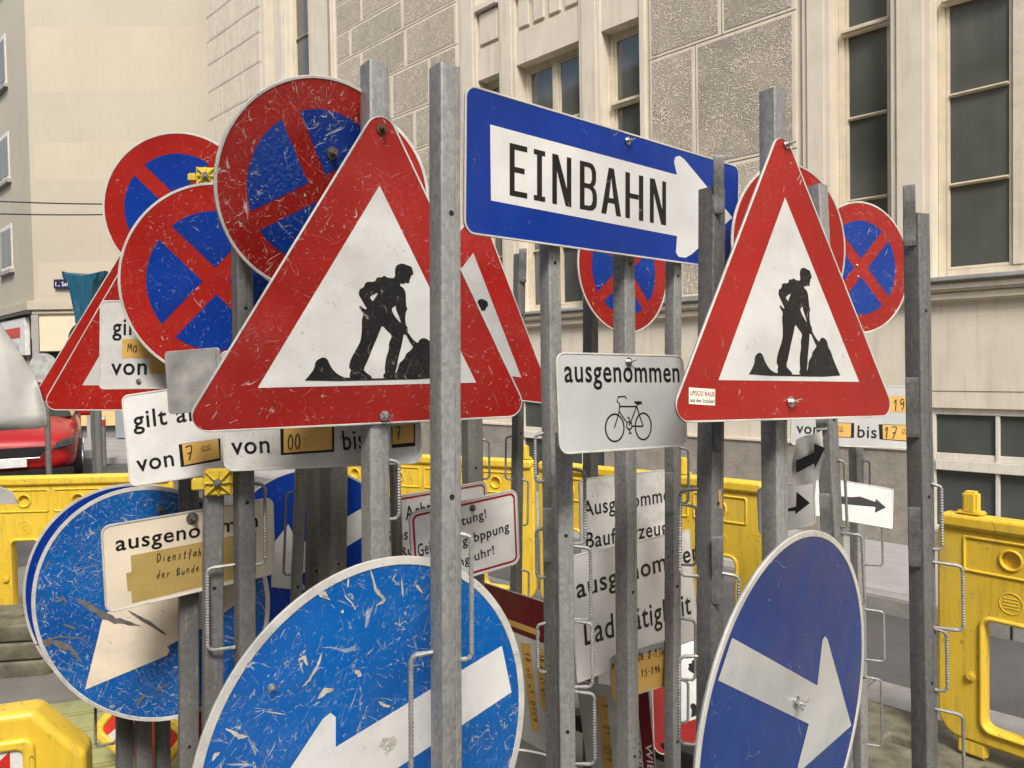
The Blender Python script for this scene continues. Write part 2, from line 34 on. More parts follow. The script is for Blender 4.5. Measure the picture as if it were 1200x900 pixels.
POSTS=[('P1', [-0.2617, 1.5361, 2.1946], [-0.294, 1.4791, 0.02], 0.0423, 0.668, [(1.396, 1.278, 0.0236)], []), ('P2', [-0.0927, 1.162, 2.0442], [-0.1231, 1.109, 0.02], 0.0351, 0.657, [(1.329, 1.14, 0.0192), (1.153, 0.92, -0.0332)], []), ('P3', [-0.5803, 1.6797, 1.95], [-0.6014, 1.6292, 0.02], 0.0358, 0.704, [(1.331, 1.153, 0.0241), (1.157, 0.978, -0.0557)], []), ('P4', [-0.6571, 1.6739, 1.345], [-0.6854, 1.6392, 0.02], 0.0396, 0.516, [], []), ('P5', [-0.7841, 1.8746, 1.75], [-0.8143, 1.8293, 0.02], 0.0438, 0.491, [], []), ('P6a', [-0.6063, 2.2508, 1.6], [-0.6932, 2.2094, 0.02], 0.0285, 0.529, [(1.22, 0.977, -0.0225)], []), ('P6b', [-0.6191, 2.4208, 1.6], [-0.6665, 2.3795, 0.02], 0.0344, 0.925, [], []), ('P6c', [-0.5327, 2.3221, 1.65], [-0.5816, 2.2794, 0.02], 0.0629, 0.836, [], []), ('P7', [0.0936, 1.7924, 2.05], [0.0844, 1.7392, 0.02], 0.0365, 0.656, [(1.419, 1.307, -0.0198), (1.2, 1.085, -0.0198), (0.98, 0.866, -0.0198)], [(1.251, 1.125, -1, 0.0237)]), ('P7b', [0.1101, 1.6566, 1.45], [0.0972, 1.6192, 0.02], 0.0337, 0.099, [(1.352, 1.191, 0.0258), (1.186, 1.027, 0.0369), (1.024, 0.882, 0.0387), (0.872, 0.716, 0.0424)], []), ('P8', [0.295, 1.993, 2.07], [0.2772, 1.9393, 0.02], 0.0423, 0.749, [], []), ('P9', [0.4482, 2.1025, 2.05], [0.4092, 2.0493, 0.02], 0.033, 0.675, [(1.347, 1.196, 0.0232), (1.192, 1.029, 0.0441), (0.883, 0.718, 0.0418), (0.718, 0.602, 0.0232)], [(1.282, 1.171, -1, 0.0209)]), ('P10', [0.4151, 1.5797, 1.9493], [0.3728, 1.5292, 0.02], 0.0398, 0.653, [(1.318, 1.139, -0.0384), (1.149, 0.976, 0.0349), (0.976, 0.793, -0.0384)], [(1.988, 1.874, 1, 0.0209), (1.587, 1.395, 1, 0.0157), (1.229, 1.09, 1, 0.0209)]), ('P11', [0.5597, 1.6354, 2.1651], [0.5341, 1.5792, 0.02], 0.04, 0.616, [], []), ('P12', [0.8423, 2.1131, 2.0716], [0.8972, 2.0593, 0.02], 0.0421, 0.603, [(1.304, 1.122, 0.0163), (1.105, 0.914, 0.0513)], [(1.42, 1.385, -1, 0.028), (1.217, 1.087, -1, 0.028)]), ('P13', [0.9273, 1.7591, 1.9229], [0.9249, 1.7092, 0.02], 0.0405, 0.471, [(1.293, 1.145, 0.0194), (1.116, 0.968, 0.0583), (0.966, 0.827, 0.0253), (0.784, 0.547, 0.0544)], [(1.966, 1.83, -1, 0.0253), (1.534, 1.398, -1, 0.0272), (1.243, 1.106, -1, 0.0253)]), ('P14', [0.0356, 2.7612, 1.9917], [-0.0203, 2.7096, 0.02], 0.0325, 0.706, [(1.323, 1.167, -0.0244), (1.167, 1.005, 0.0214), (0.844, 0.679, 0.0275)], [(1.989, 1.87, 1, 0.0275)]), ('P15', [0.2734, 2.6274, 1.85], [0.2415, 2.5795, 0.02], 0.0392, 0.734, [], []), ('P16', [1.2496, 2.7983, 1.5], [1.2482, 2.7596, 0.02], 0.0375, 0.424, [(1.209, 1.038, 0.0249), (1.038, 0.83, 0.0622), (0.668, 0.485, 0.0622), (0.422, 0.177, 0.0498)], []), ('P17', [-0.1341, 2.5587, 1.9], [-0.1392, 2.5095, 0.02], 0.0558, 0.471, [(1.332, 1.201, 0.0255)], []), ('P18a', [-1.08, 2.1037, 0.95], [-1.0962, 2.0794, 0.02], 0.0388, 0.719, [(0.692, 0.56, -0.0495)], []), ('P18b', [-1.0185, 2.0837, 0.95], [-1.0348, 2.0593, 0.02], 0.0403, 0.629, [], []), ('P18c', [-0.9854, 2.1237, 0.95], [-1.0016, 2.0994, 0.02], 0.0369, 0.695, [], []), ('P19', [-0.3132, 1.9994, 1.55], [-0.2889, 1.9593, 0.02], 0.0222, 0.799, [], [])]

# ------------------------------------------------------------------ material helpers
MC = {}
class N:
    def __init__(s, name):
        s.m = bpy.data.materials.new(name); s.m.use_nodes = True; s.t = s.m.node_tree; s.p = s.t.nodes['Principled BSDF']
        s.tc = s.t.nodes.new('ShaderNodeTexCoord').outputs['Object']
    def n(s, ty, **k):
        x = s.t.nodes.new('ShaderNode'+ty)
        for a, v in k.items():
            if a.startswith('i_'):
                q = a[2:]; x.inputs[int(q) if q.isdigit() else q.replace('_', ' ')].default_value = v
            else: setattr(x, a, v)
        return x
    def l(s, a, b): s.t.links.new(a, b)
    def rnd(s, vec=None):
        oi = s.n('ObjectInfo'); m = s.n('Math', operation='MULTIPLY'); s.l(oi.outputs['Random'], m.inputs[0]); m.inputs[1].default_value = 37.
        a = s.n('VectorMath', operation='ADD'); s.l(vec or s.tc, a.inputs[0]); s.l(m.outputs[0], a.inputs[1]); return a.outputs[0]
    def mapv(s, vec, scale=(1, 1, 1), rot=(0, 0, 0)):
        x = s.n('Mapping'); s.l(vec, x.inputs['Vector']); x.inputs['Scale'].default_value = scale; x.inputs['Rotation'].default_value = rot; return x.outputs[0]
    def noise(s, vec, sc_, det=4, rough=.55, dist=0):
        x = s.n('TexNoise'); s.l(vec, x.inputs['Vector']); x.inputs['Scale'].default_value = sc_; x.inputs['Detail'].default_value = det
        x.inputs['Roughness'].default_value = rough; x.inputs['Distortion'].default_value = dist; return x.outputs[0]
    def vor(s, vec, sc_, feat='F1', rnd=1.):
        x = s.n('TexVoronoi', feature=feat); s.l(vec, x.inputs['Vector']); x.inputs['Scale'].default_value = sc_; x.inputs['Randomness'].default_value = rnd; return x.outputs[0]
    def ramp(s, v, a, b, lo=0., hi=1.):
        x = s.n('MapRange'); s.l(v, x.inputs[0]); x.inputs[1].default_value = a; x.inputs[2].default_value = b; x.inputs[3].default_value = lo; x.inputs[4].default_value = hi; return x.outputs[0]
    def math(s, op, a, b=None):
        x = s.n('Math', operation=op)
        for i, v in enumerate((a, b)):
            if v is None: continue
            if isinstance(v, (int, float)): x.inputs[i].default_value = v
            else: s.l(v, x.inputs[i])
        return x.outputs[0]
    def mix(s, f, a, b):
        x = s.n('Mix', data_type='RGBA')
        if isinstance(f, (int, float)): x.inputs[0].default_value = f
        else: s.l(f, x.inputs[0])
        for i, v in ((6, a), (7, b)):
            if isinstance(v, tuple): x.inputs[i].default_value = (*v, 1)
            else: s.l(v, x.inputs[i])
        return x.outputs[2]
    def bump(s, h, st=.3, d=.01):
        x = s.n('Bump'); s.l(h, x.inputs['Height']); x.inputs['Strength'].default_value = st; x.inputs['Distance'].default_value = d; s.l(x.outputs[0], s.p.inputs['Normal']); return x
    def set(s, k, v):
        if isinstance(v, (int, float)): s.p.inputs[k].default_value = v
        elif isinstance(v, tuple): s.p.inputs[k].default_value = (*v, 1) if len(v) == 3 else v
        else: s.l(v, s.p.inputs[k])
def simple(name, c, rough=.6, metal=0., var=.15, scale=8, bump=.0):
    if name in MC: return MC[name]
    s = N(name); v = s.rnd(); a = s.noise(v, scale, 6, .6)
    cc = s.mix(s.ramp(a, .3, .7), tuple(x*(1-var) for x in c), tuple(min(1, x*(1+var)) for x in c))
    s.set('Base Color', cc); s.set('Roughness', s.ramp(a, .3, .7, rough*.85, min(1, rough*1.15))); s.set('Metallic', metal)
    if bump: s.bump(s.noise(v, scale*6, 6), bump, .004)
    MC[name] = s.m; return s.m
def galv(name, base=.33, warm=0.):
    if name in MC: return MC[name]
    s = N(name); v = s.rnd(); sp = s.n('TexVoronoi', feature='F1'); s.l(s.mapv(v, (1, 1, .7)), sp.inputs['Vector']); sp.inputs['Scale'].default_value = 170
    sv = s.n('SeparateColor'); s.l(sp.outputs['Color'], sv.inputs[0])
    a = s.noise(s.mapv(v, (1, 1, .12)), 16, 6, .65); b = s.noise(v, 60, 4); d = s.noise(s.mapv(v, (3, 3, .25)), 40, 5)
    f = s.math('ADD', s.math('MULTIPLY', sv.outputs[0], .22), s.math('MULTIPLY', a, .78))
    c = s.mix(s.ramp(f, .25, .85), (base*.62, base*.64, base*.64), (base*1.45, base*(1.46-.05*warm), base*(1.42-.25*warm)))
    c = s.mix(s.ramp(d, .64, .74, 0, .4), c, (.55, .55, .53)); c = s.mix(s.ramp(s.noise(v, 220, 4, .7), .62, .72, 0, .5), c, (.08, .08, .075))
    c = s.mix(s.ramp(s.noise(v, 11, 6, .7), .60, .80, 0, .75), c, (.09+.04*warm, .075+.02*warm, .06))
    s.set('Base Color', c); s.set('Metallic', .45); s.set('Roughness', s.ramp(b, .3, .7, .42, .68)); s.bump(s.math('ADD', a, s.math('MULTIPLY', b, .4)), .25, .003)
    MC[name] = s.m; return s.m
def paint(name, c, wear=.4, under=(.62, .60, .55), grime=.3, rough=.3, bare=0., dots=True, coat=.12):
    """reflective sign sheeting: scratches and scuffs show what lies under the film"""
    if name in MC: return MC[name]
    s = N(name); v = s.rnd(); lo = s.noise(v, 5, 3)
    def lines(vec, sc_, wdt, seed, mlo, mhi, dist=1.2):
        q = s.n('VectorMath', operation='ADD'); s.l(vec, q.inputs[0]); q.inputs[1].default_value = (seed, seed*1.7, 0)
        n = s.noise(q.outputs[0], sc_, 2, .5, dist); e = s.math('ABSOLUTE', s.math('SUBTRACT', n, .5))
        ln = s.ramp(e, wdt, wdt*.35); mk = s.ramp(s.noise(q.outputs[0], sc_*2.3, 3, .6), mlo, mhi)
        return s.math('MULTIPLY', ln, mk)
    t = []
    k = wear
    for i, (an, st, sc_) in enumerate(((.5, .30, 26), (2.0, .22, 34), (1.2, .35, 40), (2.7, .25, 30), (.1, .4, 48))):
        vv = s.mapv(s.mapv(v, (1, 1, 1), (0, 0, an)), (1, st, 1)); t.append(lines(vv, sc_*1.15, .0045+.006*k, 3.1*i+1, .66-.12*k, .74-.08*k, .5))
    t.append(lines(v, 24, .005+.006*k, 9., .66-.10*k, .72-.06*k, 1.2)); t.append(lines(v, 7, .0022+.001*k, 4., .60-.08*k, .66-.06*k, .6))
    m = t[0]
    for x in t[1:]: m = s.math('MAXIMUM', m, x)
    chips = s.ramp(s.noise(v, 62, 5, .72), .72-.07*k, .77-.07*k); m = s.math('MAXIMUM', m, s.math('MULTIPLY', chips, s.ramp(lo, .4, .6)))
    m = s.math('MULTIPLY', m, s.ramp(s.noise(v, 7, 4, .6), .36-.05*k, .56-.05*k, .15, 1.))
    scuff = s.math('MULTIPLY', s.ramp(s.noise(s.mapv(s.mapv(v, (1, 1, 1), (0, 0, .9)), (1, .5, 1)), 170, 5, .75), .50, .74), s.ramp(s.noise(v, 6, 5, .6, .4), .50, .68))
    m = s.math('MAXIMUM', m, s.math('MULTIPLY', scuff, min(.45, .10+.20*k)))
    cc = s.mix(s.ramp(s.noise(v, 3, 4), .35, .65), tuple(x*.88 for x in c), (min(1, c[0]*1.1), min(1, c[1]*(1.1+(.3*wear if c[2] > 3*c[0] else 0))), min(1, c[2]*1.08)))
    if dots:
        ch = s.n('TexVoronoi', feature='F1'); s.l(v, ch.inputs['Vector']); ch.inputs['Scale'].default_value = 260; ch.inputs['Randomness'].default_value = .05
        cc = s.mix(s.ramp(ch.outputs[0], .2, .6, 0, .12), cc, tuple(min(1, x*1.25+.02) for x in c))
    c2 = s.mix(s.math('MULTIPLY', m, min(.95, .55+.4*k)), cc, under)
    if bare:
        bm_ = s.ramp(s.noise(s.mapv(v, (1, 2.6, 1), (0, 0, .45)), 5.2, 7, .62, .4), .66-.05*bare, .675-.05*bare); c2 = s.mix(bm_, c2, (.20, .19, .18))
    g = s.ramp(s.noise(v, 7, 8, .7), .45, .75, 0, grime); c2 = s.mix(g, c2, tuple(x*.35+.03 for x in c))
    g2 = s.ramp(s.noise(v, 60, 5, .7), .70, .76, 0, grime); c2 = s.mix(g2, c2, (.07, .06, .05))
    s.set('Base Color', c2); s.set('Roughness', s.ramp(m, 0, 1, rough, .6)); s.set('Coat Weight', coat); s.set('Coat Roughness', .08 if coat > .2 else .2); s.set('Specular IOR Level', .35)
    s.bump(s.math('SUBTRACT', s.noise(v, 3.5, 2), s.math('MULTIPLY', m, .04)), .5, .035)
    MC[name] = s.m; return s.m
RED, BLUE, WHITE, BLACK = (.31, .011, .007), (.0, .030, .26), (.68, .68, .67), (.010, .010, .010)
def worn(kind, lvl, tone=None):
    L = {'new': .05, 'light': .3, 'mid': .6, 'heavy': 1.0, 'ruined': 1.2}[lvl]
    if kind == 'white':
        tc_ = {None: WHITE, 'grey': (.46, .47, .47), 'warm': (.74, .66, .53), 'dim': (.60, .60, .58)}[tone]
        return paint('white_sheeting_%s_%s' % (tone or 'plain', lvl), tc_, L*.7, (.22, .20, .17), .15+.45*L)
    c = dict(red=RED, blue=BLUE, black=BLACK, brightblue=(.0, .078, .36), darkblue=(.0, .033, .20))[kind]
    return paint(kind+'_sheeting_'+lvl, c, L, (.46, .47, .46) if 'blue' in kind else (.54, .50, .46), .08+.22*L, coat=.2 if kind == 'darkblue' else .12)
ALU = lambda: simple('aluminium', (.42, .42, .40), .45, .55, .25, 22, .15)
RIM = lambda: paint('sign_rim', (.60, .59, .55), .6, (.25, .23, .20), .8, .45, dots=False)
STEEL = lambda: simple('bright_steel', (.55, .55, .53), .28, .9, .3, 60)
RUST = lambda: simple('rusty_steel', (.11, .055, .025), .75, .2, .5, 90, .4)
DULL = lambda: simple('dull_steel', (.16, .15, .13), .6, .5, .4, 90, .3)
TAPE = lambda: simple('yellow_tape', (.62, .38, .10), .45, 0, .10, 14)
INK = lambda: simple('marker_ink', (.02, .018, .015), .5)
# ------------------------------------------------------------------ object helpers
def link(name, me, mats, parent=None):
    o = bpy.data.objects.new(name, me); col.objects.link(o)
    if me is not None:
        me.name = name
        for m in (mats if isinstance(mats, (list, tuple)) else [mats]):
            if m: me.materials.append(m)
    if parent: o.parent = parent
    return o
def tag(o, label=None, cat=None, group=None, kind=None):
    if label: o['label'] = label
    if cat: o['category'] = cat
    if group: o['group'] = group
    if kind: o['kind'] = kind
    return o
def empty(name, loc=(0, 0, 0), rot=(0, 0, 0), parent=None):
    o = bpy.data.objects.new(name, None); col.objects.link(o); o.location = loc; o.rotation_euler = rot; o.empty_display_size = .1
    if parent: o.parent = parent
    return o
class MB:
    def __init__(s): s.v = []; s.f = []; s.mi = []
    def add(s, vs, fs, mi=0):
        k = len(s.v); s.v += [tuple(v) for v in vs]; s.f += [tuple(k+i for i in f) for f in fs]; s.mi += [mi]*len(fs); return s
    def box(s, x0, x1, y0, y1, z0, z1, mi=0):
        return s.add([(x0, y0, z0), (x1, y0, z0), (x1, y1, z0), (x0, y1, z0), (x0, y0, z1), (x1, y0, z1), (x1, y1, z1), (x0, y1, z1)],
              [(0, 3, 2, 1), (4, 5, 6, 7), (0, 1, 5, 4), (1, 2, 6, 5), (2, 3, 7, 6), (3, 0, 4, 7)], mi)
    def prism(s, poly, z0, z1, mi=0, axis='z'):
        n = len(poly); A = []
        for z in (z0, z1):
            for p in poly: A.append((p[0], p[1], z) if axis == 'z' else ((p[0], z, p[1]) if axis == 'y' else (z, p[0], p[1])))
        return s.add(A, [tuple(range(n-1, -1, -1)), tuple(range(n, 2*n))]+[(i, (i+1) % n, n+(i+1) % n, n+i) for i in range(n)], mi)
    def tube(s, pts, r, k=8, mi=0, cap=True, rf=None):
        pts = [Vector(p) for p in pts]; n = len(pts); base = len(s.v); up0 = None
        for i, p in enumerate(pts):
            t = (pts[min(i+1, n-1)]-pts[max(i-1, 0)]).normalized()
            if up0 is None: up0 = t.orthogonal().normalized()
            a = (up0-t*up0.dot(t)).normalized(); b = t.cross(a); up0 = a
            rr = r if rf is None else rf(i)*r
            for j in range(k): s.v.append(tuple(p+(a*cos(2*pi*j/k)+b*sin(2*pi*j/k))*rr))
        for i in range(n-1):
            for j in range(k):
                s.f.append((base+i*k+j, base+i*k+(j+1) % k, base+(i+1)*k+(j+1) % k, base+(i+1)*k+j)); s.mi.append(mi)
        if cap:
            s.f.append(tuple(base+j for j in range(k-1, -1, -1))); s.f.append(tuple(base+(n-1)*k+j for j in range(k))); s.mi += [mi, mi]
        return s
    def build(s, name, mats, parent=None, bevel=0, smooth=False, seg=2):
        me = bpy.data.meshes.new(name); me.from_pydata(s.v, [], s.f); me.polygons.foreach_set('material_index', s.mi)
        bm = bmesh.new(); bm.from_mesh(me); bmesh.ops.recalc_face_normals(bm, faces=bm.faces)
        if bevel: bmesh.ops.bevel(bm, geom=[e for e in bm.edges if len(e.link_faces) == 2 and e.calc_face_angle(0) > .6], offset=bevel, segments=seg, affect='EDGES', clamp_overlap=True)
        if smooth or bevel:
            for f in bm.faces: f.smooth = True
            for e in bm.edges:
                if len(e.link_faces) == 2 and e.calc_face_angle(0) > .7: e.smooth = False
        bm.to_mesh(me); bm.free(); me.update(); return link(name, me, mats, parent)
def arcpts(cx, cy, r, a0, a1, n=6): return [(cx+r*cos(a0+(a1-a0)*i/n), cy+r*sin(a0+(a1-a0)*i/n)) for i in range(n+1)]
def rrect(w, h, r, cx=0, cy=0, n=6):
    x, y = w/2, h/2; P = []
    for sx, sy, a in ((1, 1, 0), (-1, 1, pi/2), (-1, -1, pi), (1, -1, 3*pi/2)): P += arcpts(cx+sx*(x-r), cy+sy*(y-r), r, a, a+pi/2, n)
    return P
def rtri(S, r, n=8):
    R = S/3**.5; P = []
    for k in range(3):
        a = pi/2+2*pi*k/3; c = (cos(a)*(R-2*r), sin(a)*(R-2*r)); P += arcpts(c[0], c[1], r, a-pi/3, a+pi/3, n)
    return P
def circle(r, n=72, cx=0, cy=0): return [(cx+r*cos(2*pi*i/n), cy+r*sin(2*pi*i/n)) for i in range(n)]
_cu = None
def flat(name, polys, mats, parent, z=0., thick=0., bevel=0., rot=None, res=2):
    """filled 2D outline (later outlines cut holes), optionally extruded and bevelled -> mesh"""
    cu = bpy.data.curves.new('tmp', 'CURVE'); cu.dimensions = '2D'; cu.fill_mode = 'BOTH'; cu.extrude = max(0, thick/2-bevel); cu.bevel_depth = bevel; cu.bevel_resolution = res
    if bevel: cu.offset = -bevel
    for p in polys:
        sp = cu.splines.new('POLY'); sp.points.add(len(p)-1)
        for i, q in enumerate(p): sp.points[i].co = (q[0], q[1], 0, 1)
        sp.use_cyclic_u = True
    t = bpy.data.objects.new('tmp', cu); col.objects.link(t); dg = bpy.context.evaluated_depsgraph_get()
    me = bpy.data.meshes.new_from_object(t.evaluated_get(dg)); bpy.data.objects.remove(t); bpy.data.curves.remove(cu)
    me.transform(Matrix.Translation((0, 0, z)))
    if rot is not None: me.transform(rot)
    me.materials.clear()
    return link(name, me, mats, parent)
def textmesh(s, a, b, h, kind, z, mat, parent, bold=None, name='lettering'):
    cu = bpy.data.curves.new('tmp', 'FONT'); cu.body = s; cu.size = 1; cu.extrude = 0
    cu.offset = {'x': .012, 'c': .010, 'h': 0.}[kind] if bold is None else bold
    cu.space_character = 1.08; cu.resolution_u = 3
    t = bpy.data.objects.new('tmp', cu); col.objects.link(t); dg = bpy.context.evaluated_depsgraph_get()
    me = bpy.data.meshes.new_from_object(t.evaluated_get(dg)); bpy.data.objects.remove(t); bpy.data.curves.remove(cu)
    xs = [v.co.x for v in me.vertices]; x0, x1 = min(xs), max(xs); capn = .54 if kind == 'x' else .73
    A, B = Vector(a), Vector(b); d = (B-A); L = d.length; ang = math.atan2(d.y, d.x)
    sx, sy = L/(x1-x0), h/capn
    me.transform(Matrix.Translation((A.x, A.y, z)) @ Matrix.Rotation(ang, 4, 'Z') @ Matrix.Diagonal((sx, sy, 1, 1)) @ Matrix.Translation((-x0, 0, 0)))
    me.materials.clear(); return link(name, me, mat, parent)
# single-stroke hand lettering, unit box 1x1
HW = {'7': [[(0, 1), (.8, 1), (.35, 0)], [(.2, .5), (.75, .55)]], '0': [[(.4, 1), (.05, .6), (.1, .1), (.45, 0), (.75, .4), (.65, .9), (.4, 1)]], 'o': [[(.4, .7), (.05, .4), (.2, .05), (.6, .0), (.8, .4), (.6, .75), (.4, .7)]],
 '1': [[(.05, .65), (.4, 1), (.38, 0)]], '9': [[(.7, .9), (.3, 1), (.1, .7), (.35, .5), (.7, .8), (.65, .3), (.4, 0)]], '5': [[(.75, 1), (.25, 1), (.2, .6), (.6, .6), (.7, .25), (.35, 0), (.05, .1)]],
 '8': [[(.7, .85), (.35, 1), (.15, .75), (.65, .35), (.4, 0), (.1, .25), (.6, .7), (.7, .85)]], '3': [[(.1, .95), (.6, .95), (.3, .55), (.7, .3), (.4, 0), (.05, .1)]], '-': [[(.1, .45), (.8, .45)]], ':': [[(.4, .6), (.42, .55)], [(.4, .15), (.42, .1)]], '.': [[(.3, .04), (.34, 0)]],
 'M': [[(0, 0), (.12, 1), (.42, .35), (.75, 1), (.85, 0)]], 'D': [[(.15, 0), (.15, 1), (.7, .8), (.75, .3), (.1, 0)]], 'B': [[(.15, 0), (.15, 1), (.65, .85), (.2, .55), (.75, .3), (.1, 0)]], 'i': [[(.4, .55), (.4, 0)], [(.42, .8), (.44, .76)]],
 'e': [[(.1, .3), (.65, .35), (.4, .6), (.1, .3), (.3, 0), (.7, .1)]], 'n': [[(.1, .55), (.12, 0)], [(.12, .4), (.5, .6), (.6, 0)]], 's': [[(.65, .55), (.25, .5), (.6, .2), (.15, 0)]], 't': [[(.4, .9), (.38, 0), (.6, .05)], [(.15, .6), (.7, .62)]],
 'f': [[(.75, .95), (.45, .85), (.35, -.2)], [(.1, .5), (.65, .52)]], 'a': [[(.6, .5), (.2, .45), (.15, .05), (.55, .15), (.62, .55), (.68, 0)]], 'h': [[(.15, 1), (.15, 0)], [(.15, .4), (.5, .55), (.6, 0)]], 'r': [[(.2, .55), (.2, 0)], [(.2, .35), (.6, .55)]],
 'd': [[(.55, .4), (.2, .45), (.15, .05), (.55, .1), (.65, 1)]], 'u': [[(.1, .5), (.15, .05), (.5, .05), (.6, .5), (.62, 0)]], 'p': [[(.2, .55), (.15, -.35)], [(.2, .5), (.6, .5), (.5, .1), (.2, .05)]], 'k': [[(.15, .9), (.15, 0)], [(.6, .5), (.15, .25), (.6, 0)]]}
def hand(s, a, b, h, z, parent, r=None, name='handwriting', under=False):
    A, B = Vector(a), Vector(b); d = B-A; L = d.length; ang = math.atan2(d.y, d.x); cw = L/len(s); mb = MB(); r = r or h*.045; rng = random.Random(len(s)*31+int(h*9999))
    for i, ch in enumerate(s):
        dy = rng.uniform(-.06, .06)
        for st in HW.get(ch, []):
            pts = []
            P = [Vector(q) for q in st]
            for j in range(len(P)-1):
                for t in range(3):
                    u = t/3; p0, p1, p2, p3 = P[max(j-1, 0)], P[j], P[j+1], P[min(j+2, len(P)-1)]
                    q = .5*((2*p1)+(p2-p0)*u+(2*p0-5*p1+4*p2-p3)*u*u+(3*p1-p0-3*p2+p3)*u**3); pts.append(q)
            pts.append(P[-1])
            pts3 = []
            for q in pts:
                x = (i+q.x*.85+q.y*.12)*cw; y = (q.y+dy)*h; pts3.append((A.x+x*cos(ang)-y*sin(ang), A.y+x*sin(ang)+y*cos(ang), z))
            mb.tube(pts3, r, 5)
    if under:
        y = -.28*h; mb.tube([(A.x+y*-sin(ang), A.y+y*cos(ang), z), (B.x+y*-sin(ang), B.y+y*cos(ang)+.1*h, z)], r, 5)
    o = mb.build(name, INK(), parent); 
    o.data.transform(Matrix.Translation((0, 0, z)) @ Matrix.Diagonal((1, 1, .25, 1)) @ Matrix.Translation((0, 0, -z))); return o
def strokes(name, lines, r, z, mat, parent):
    mb = MB()
    for l in lines: mb.tube([(p[0], p[1], z) for p in l], r, 6)
    o = mb.build(name, mat, parent); o.data.transform(Matrix.Translation((0, 0, z)) @ Matrix.Diagonal((1, 1, .12, 1)) @ Matrix.Translation((0, 0, -z))); return o
# ------------------------------------------------------------------ signs
SG = {}
def sign(key, name, label, cat='sign', group=None):
    p = POSE[key]; e = empty(name); tag(e, label, cat, group)
    e.matrix_world = Matrix.Translation(p['loc']) @ Matrix.Rotation(p['yaw'], 4, 'Z') @ Matrix.Rotation(pi/2, 4, 'X') @ Matrix.Rotation(p['tilt'], 4, 'X') @ Matrix.Rotation(p['roll'], 4, 'Z')
    SG[key] = e; return e
def plate(outline, e, hole=None, bent=False):
    o = flat('plate', [outline], ALU(), e, z=-.0020, thick=.0034, bevel=.0008); return o
def lip(outline, inner, e, mat=None, name='rim'):
    return flat(name, [outline, inner], mat or RIM(), e, z=.0004, thick=.0028, bevel=.0008)
def bolts(key):
    e = SG[key]
    for x, y, r, k in SHAPE['bolts'].get(key, []):
        m = {'rust': RUST(), 'rust2': DULL(), 'steel': STEEL(), 'wing': STEEL(), 'rivet': STEEL()}[k]
        mb = MB(); mb.prism(circle(r, 20, x, y), .002, .0035); w_ = mb.build('washer', m, e, bevel=.0004)
        mb = MB(); mb.prism(circle(r*.52, 6, x, y), .0036, .0036+r*.5)
        if k != 'rivet': mb.prism(circle(r*.26, 12, x, y), .0036+r*.5, .0036+r*1.3)
        b_ = mb.build('bolt', m, e, bevel=.0004)
        if k in ('wing', 'steel'):
            mb = MB()
            for sg in (-1, 1):
                mb.tube([(x+sg*r*.4, y, .006), (x+sg*r*.8, y+sg*r*.25, .0085+r*.4), (x+sg*r*1.15, y+sg*r*.4, .009+r*.9)], r*.2, 8)
            mb.build('wing_nut', m, b_, smooth=True)
def chaikin(p):
    q = []
    for i in range(len(p)):
        a, b = p[i], p[(i+1) % len(p)]; q += [(a[0]*.78+b[0]*.22, a[1]*.78+b[1]*.22), (a[0]*.22+b[0]*.78, a[1]*.22+b[1]*.78)]
    return q
def triangle(key, label, lv, pict=True, white='white'):
    e = sign(key, 'roadworks_sign', label, 'warning sign', 'red triangular roadworks signs')
    out = rtri(.70, .032); plate(out, e); lip(out, rtri(.687, .026), e)
    flat('red_border', [rtri(.6865, .0255)], worn('red', lv), e, z=.0006)
    T = [(0, .2494), (-.216, -.1247), (.216, -.1247)]
    flat('white_field', [T], worn('white', lv, {'T2': 'dim', 'T1b': 'grey', 'T3b': 'dim'}.get(key)), e, z=.0011)
    if pict:
        b = worn('black', lv)
        flat('worker_pictogram', [chaikin(p) for p in SHAPE['worker']], b, e, z=.0016)
        flat('rubble_pictogram', [chaikin(SHAPE['ground'])], b, e, z=.0019); flat('shovel_pictogram', [SHAPE['shovel']], b, e, z=.0022)
    if key in SHAPE['bolts']: bolts(key)
    return e
triangle('T1', 'largest roadworks triangle, scratched and dented, left of the front post', 'mid')
t2 = triangle('T2', 'clean roadworks triangle with a small sticker, in front of the right tall post', 'light')
triangle('T1b', 'roadworks triangle mostly hidden behind the large one, its right edge showing', 'mid')
triangle('T3b', 'scratched red triangle at far left, front one of the overlapping pair', 'mid', False)
triangle('T3a', 'red triangle at far left, rear one of the overlapping pair', 'light', False)
st = SHAPE['stick']; flat('sticker', [st], simple('sticker_paper', (.75, .72, .62), .5), t2, z=.0012)
def lerp(a, b, t): return (a[0]+(b[0]-a[0])*t, a[1]+(b[1]-a[1])*t)
L0, L1 = lerp(st[3], st[0], .55), lerp(st[2], st[1], .55)
textmesh('UPSCO RAUS', lerp(L0, L1, .05), lerp(L0, L1, .97), .0085, 'c', .0016, worn('red', 'new'), t2)
L0, L1 = lerp(st[3], st[0], .14), lerp(st[2], st[1], .14)
textmesh('aus den Schulen!', lerp(L0, L1, .05), lerp(L0, L1, .97), .0075, 'c', .0016, INK(), t2)

